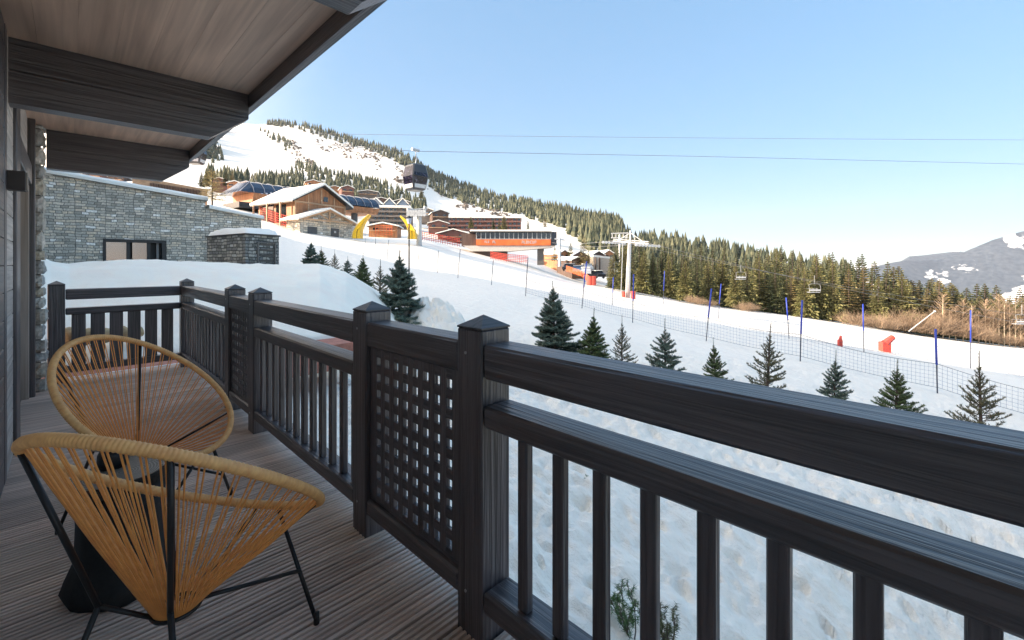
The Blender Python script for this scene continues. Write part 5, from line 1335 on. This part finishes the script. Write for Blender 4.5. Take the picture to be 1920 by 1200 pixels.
# snow gun pads and snow lance
def pad(label, px, yb, wpx, hpx, d, arm):
    p = hitpx(px, yb, 25, 80); d = p.x*FX+p.y*FY; w = wpx/FPX*d; hh = hpx/FPX*d; t = thing('snow_gun_pad', label, 'snow gun pad', p, -YAW)
    b = MB(); b.bbox(-w/2, w/2, -w*.3, w*.3, -.2, hh*.72, .03); b.build('cover', M_RED, t, local=True)
    b = MB()
    if arm: b.tube([(0,0,hh*.6),(w*.9,0,hh*1.05)], [.22,.16], 8)
    else: b.tube([(0,0,hh*.5),(.05,0,hh*1.15)], [.12,.05], 6)
    b.build('nozzle', M_RED, t, local=True); return t
pad('red covered snow gun with its barrel raised to the right on the sunlit piste', 1659, 660, 17, 27, 30, True)
pad('small red padded post on the sunlit piste, left of the covered snow gun', 1575, 650, 8, 18, 30, False)
a = P(1704, 617, 60); c = P(1752, 584, 60); t = thing('snow_lance', 'thin white slanted snow lance in front of the brown shrubs', 'snow lance', a)
b = MB(); b.tube([a-up*.3, c], [.07,.05], 8); b.build('pole', M_WHT, t)
b = MB(); b.tube([c, c+(c-a)*.03], .14, 8); b.build('head', M_GREY, t)
# bare pale tree left of the lift station
t = thing('bare_tree', 'sunlit leafless tree left of the glass roofed lift station', 'tree', P(398, 385, 56)); rnd = random.Random(8)
b = MB(); b.tube([(0,0,-1),(0,0,4.5)], [.13,.04], 6); b.build('trunk', M_BARK, t, local=True)
b = MB()
for k in range(150):
    z = rnd.uniform(.6, 4.3); w = rnd.uniform(0, 6.28); L_ = (4.8-z)*.38+.3; e = Vector((math.cos(w)*L_, math.sin(w)*L_, z+rnd.uniform(-.3,.5))); b.tube([(0,0,z), e], [.03,.012], 3, cap=False)
    for s in range(4): b.tube([Vector((0,0,z)).lerp(e, .4+.15*s), Vector((0,0,z)).lerp(e, .4+.15*s)+Vector((rnd.uniform(-.3,.3), rnd.uniform(-.3,.3), rnd.uniform(-.1,.3)))], [.018,.01], 3, cap=False)
b.build('branches', shrub_mat('gold_twig', (.22,.17,.07), (.42,.33,.15)), t, local=True)
# spruces standing among the village and on the slope
for i, (px, y, tp, d, lb) in enumerate([
 (883,427,405,150,'olive spruce before the left part of the wide brown apartment block'), (925,430,410,150,'short spruce before the middle of the wide brown apartment block'), (945,430,402,148,'tallest olive spruce before the wide brown apartment block'), (936,431,412,146,'small spruce squeezed between two others before the wide brown block'),
 (1095,498,440,100,'large olive spruce left of the pylon above the chalets'), (1070,487,455,110,'medium spruce beside the orange lift station'), (1104,512,468,96,'dark spruce rising behind the parked cars'), (1040,488,462,100,'dark spruce right behind the pillar of the orange station'),
 (990,430,412,190,'small lone spruce on the snow right of the wide brown block'), (1022,425,405,200,'tiny lone spruce high on the snow field'), (790,372,350,300,'lone spruce on the white run below the gondola'), (378,350,322,120,'first of the dark spruces left of the little red chalet'), (388,349,318,122,'second of the dark spruces left of the little red chalet'), (424,348,318,130,'dark spruce between the little red chalet and the ochre chalet'), (436,347,320,130,'dark spruce standing behind the ochre chalet')]):
    put_spruce(px, y, tp, d, i % 5, lb, None, i*1.3, 1.15)

# ------------------------------------------------------------------ mountain air
hb = MB(); hb.box(-900, 6700, -3600, 5200, -420, 700)
m = bpy.data.materials.new('mountain_air'); m.use_nodes = True; nt = m.node_tree; nt.nodes.clear()
vo = nt.nodes.new('ShaderNodeVolumePrincipled'); ou = nt.nodes.new('ShaderNodeOutputMaterial'); nt.links.new(vo.outputs[0], ou.inputs['Volume'])
vo.inputs['Color'].default_value = (.80,.88,1,1); vo.inputs['Density'].default_value = .00007; vo.inputs['Anisotropy'].default_value = .2
hz_ = hb.build('haze', m); hz_['kind'] = 'stuff'
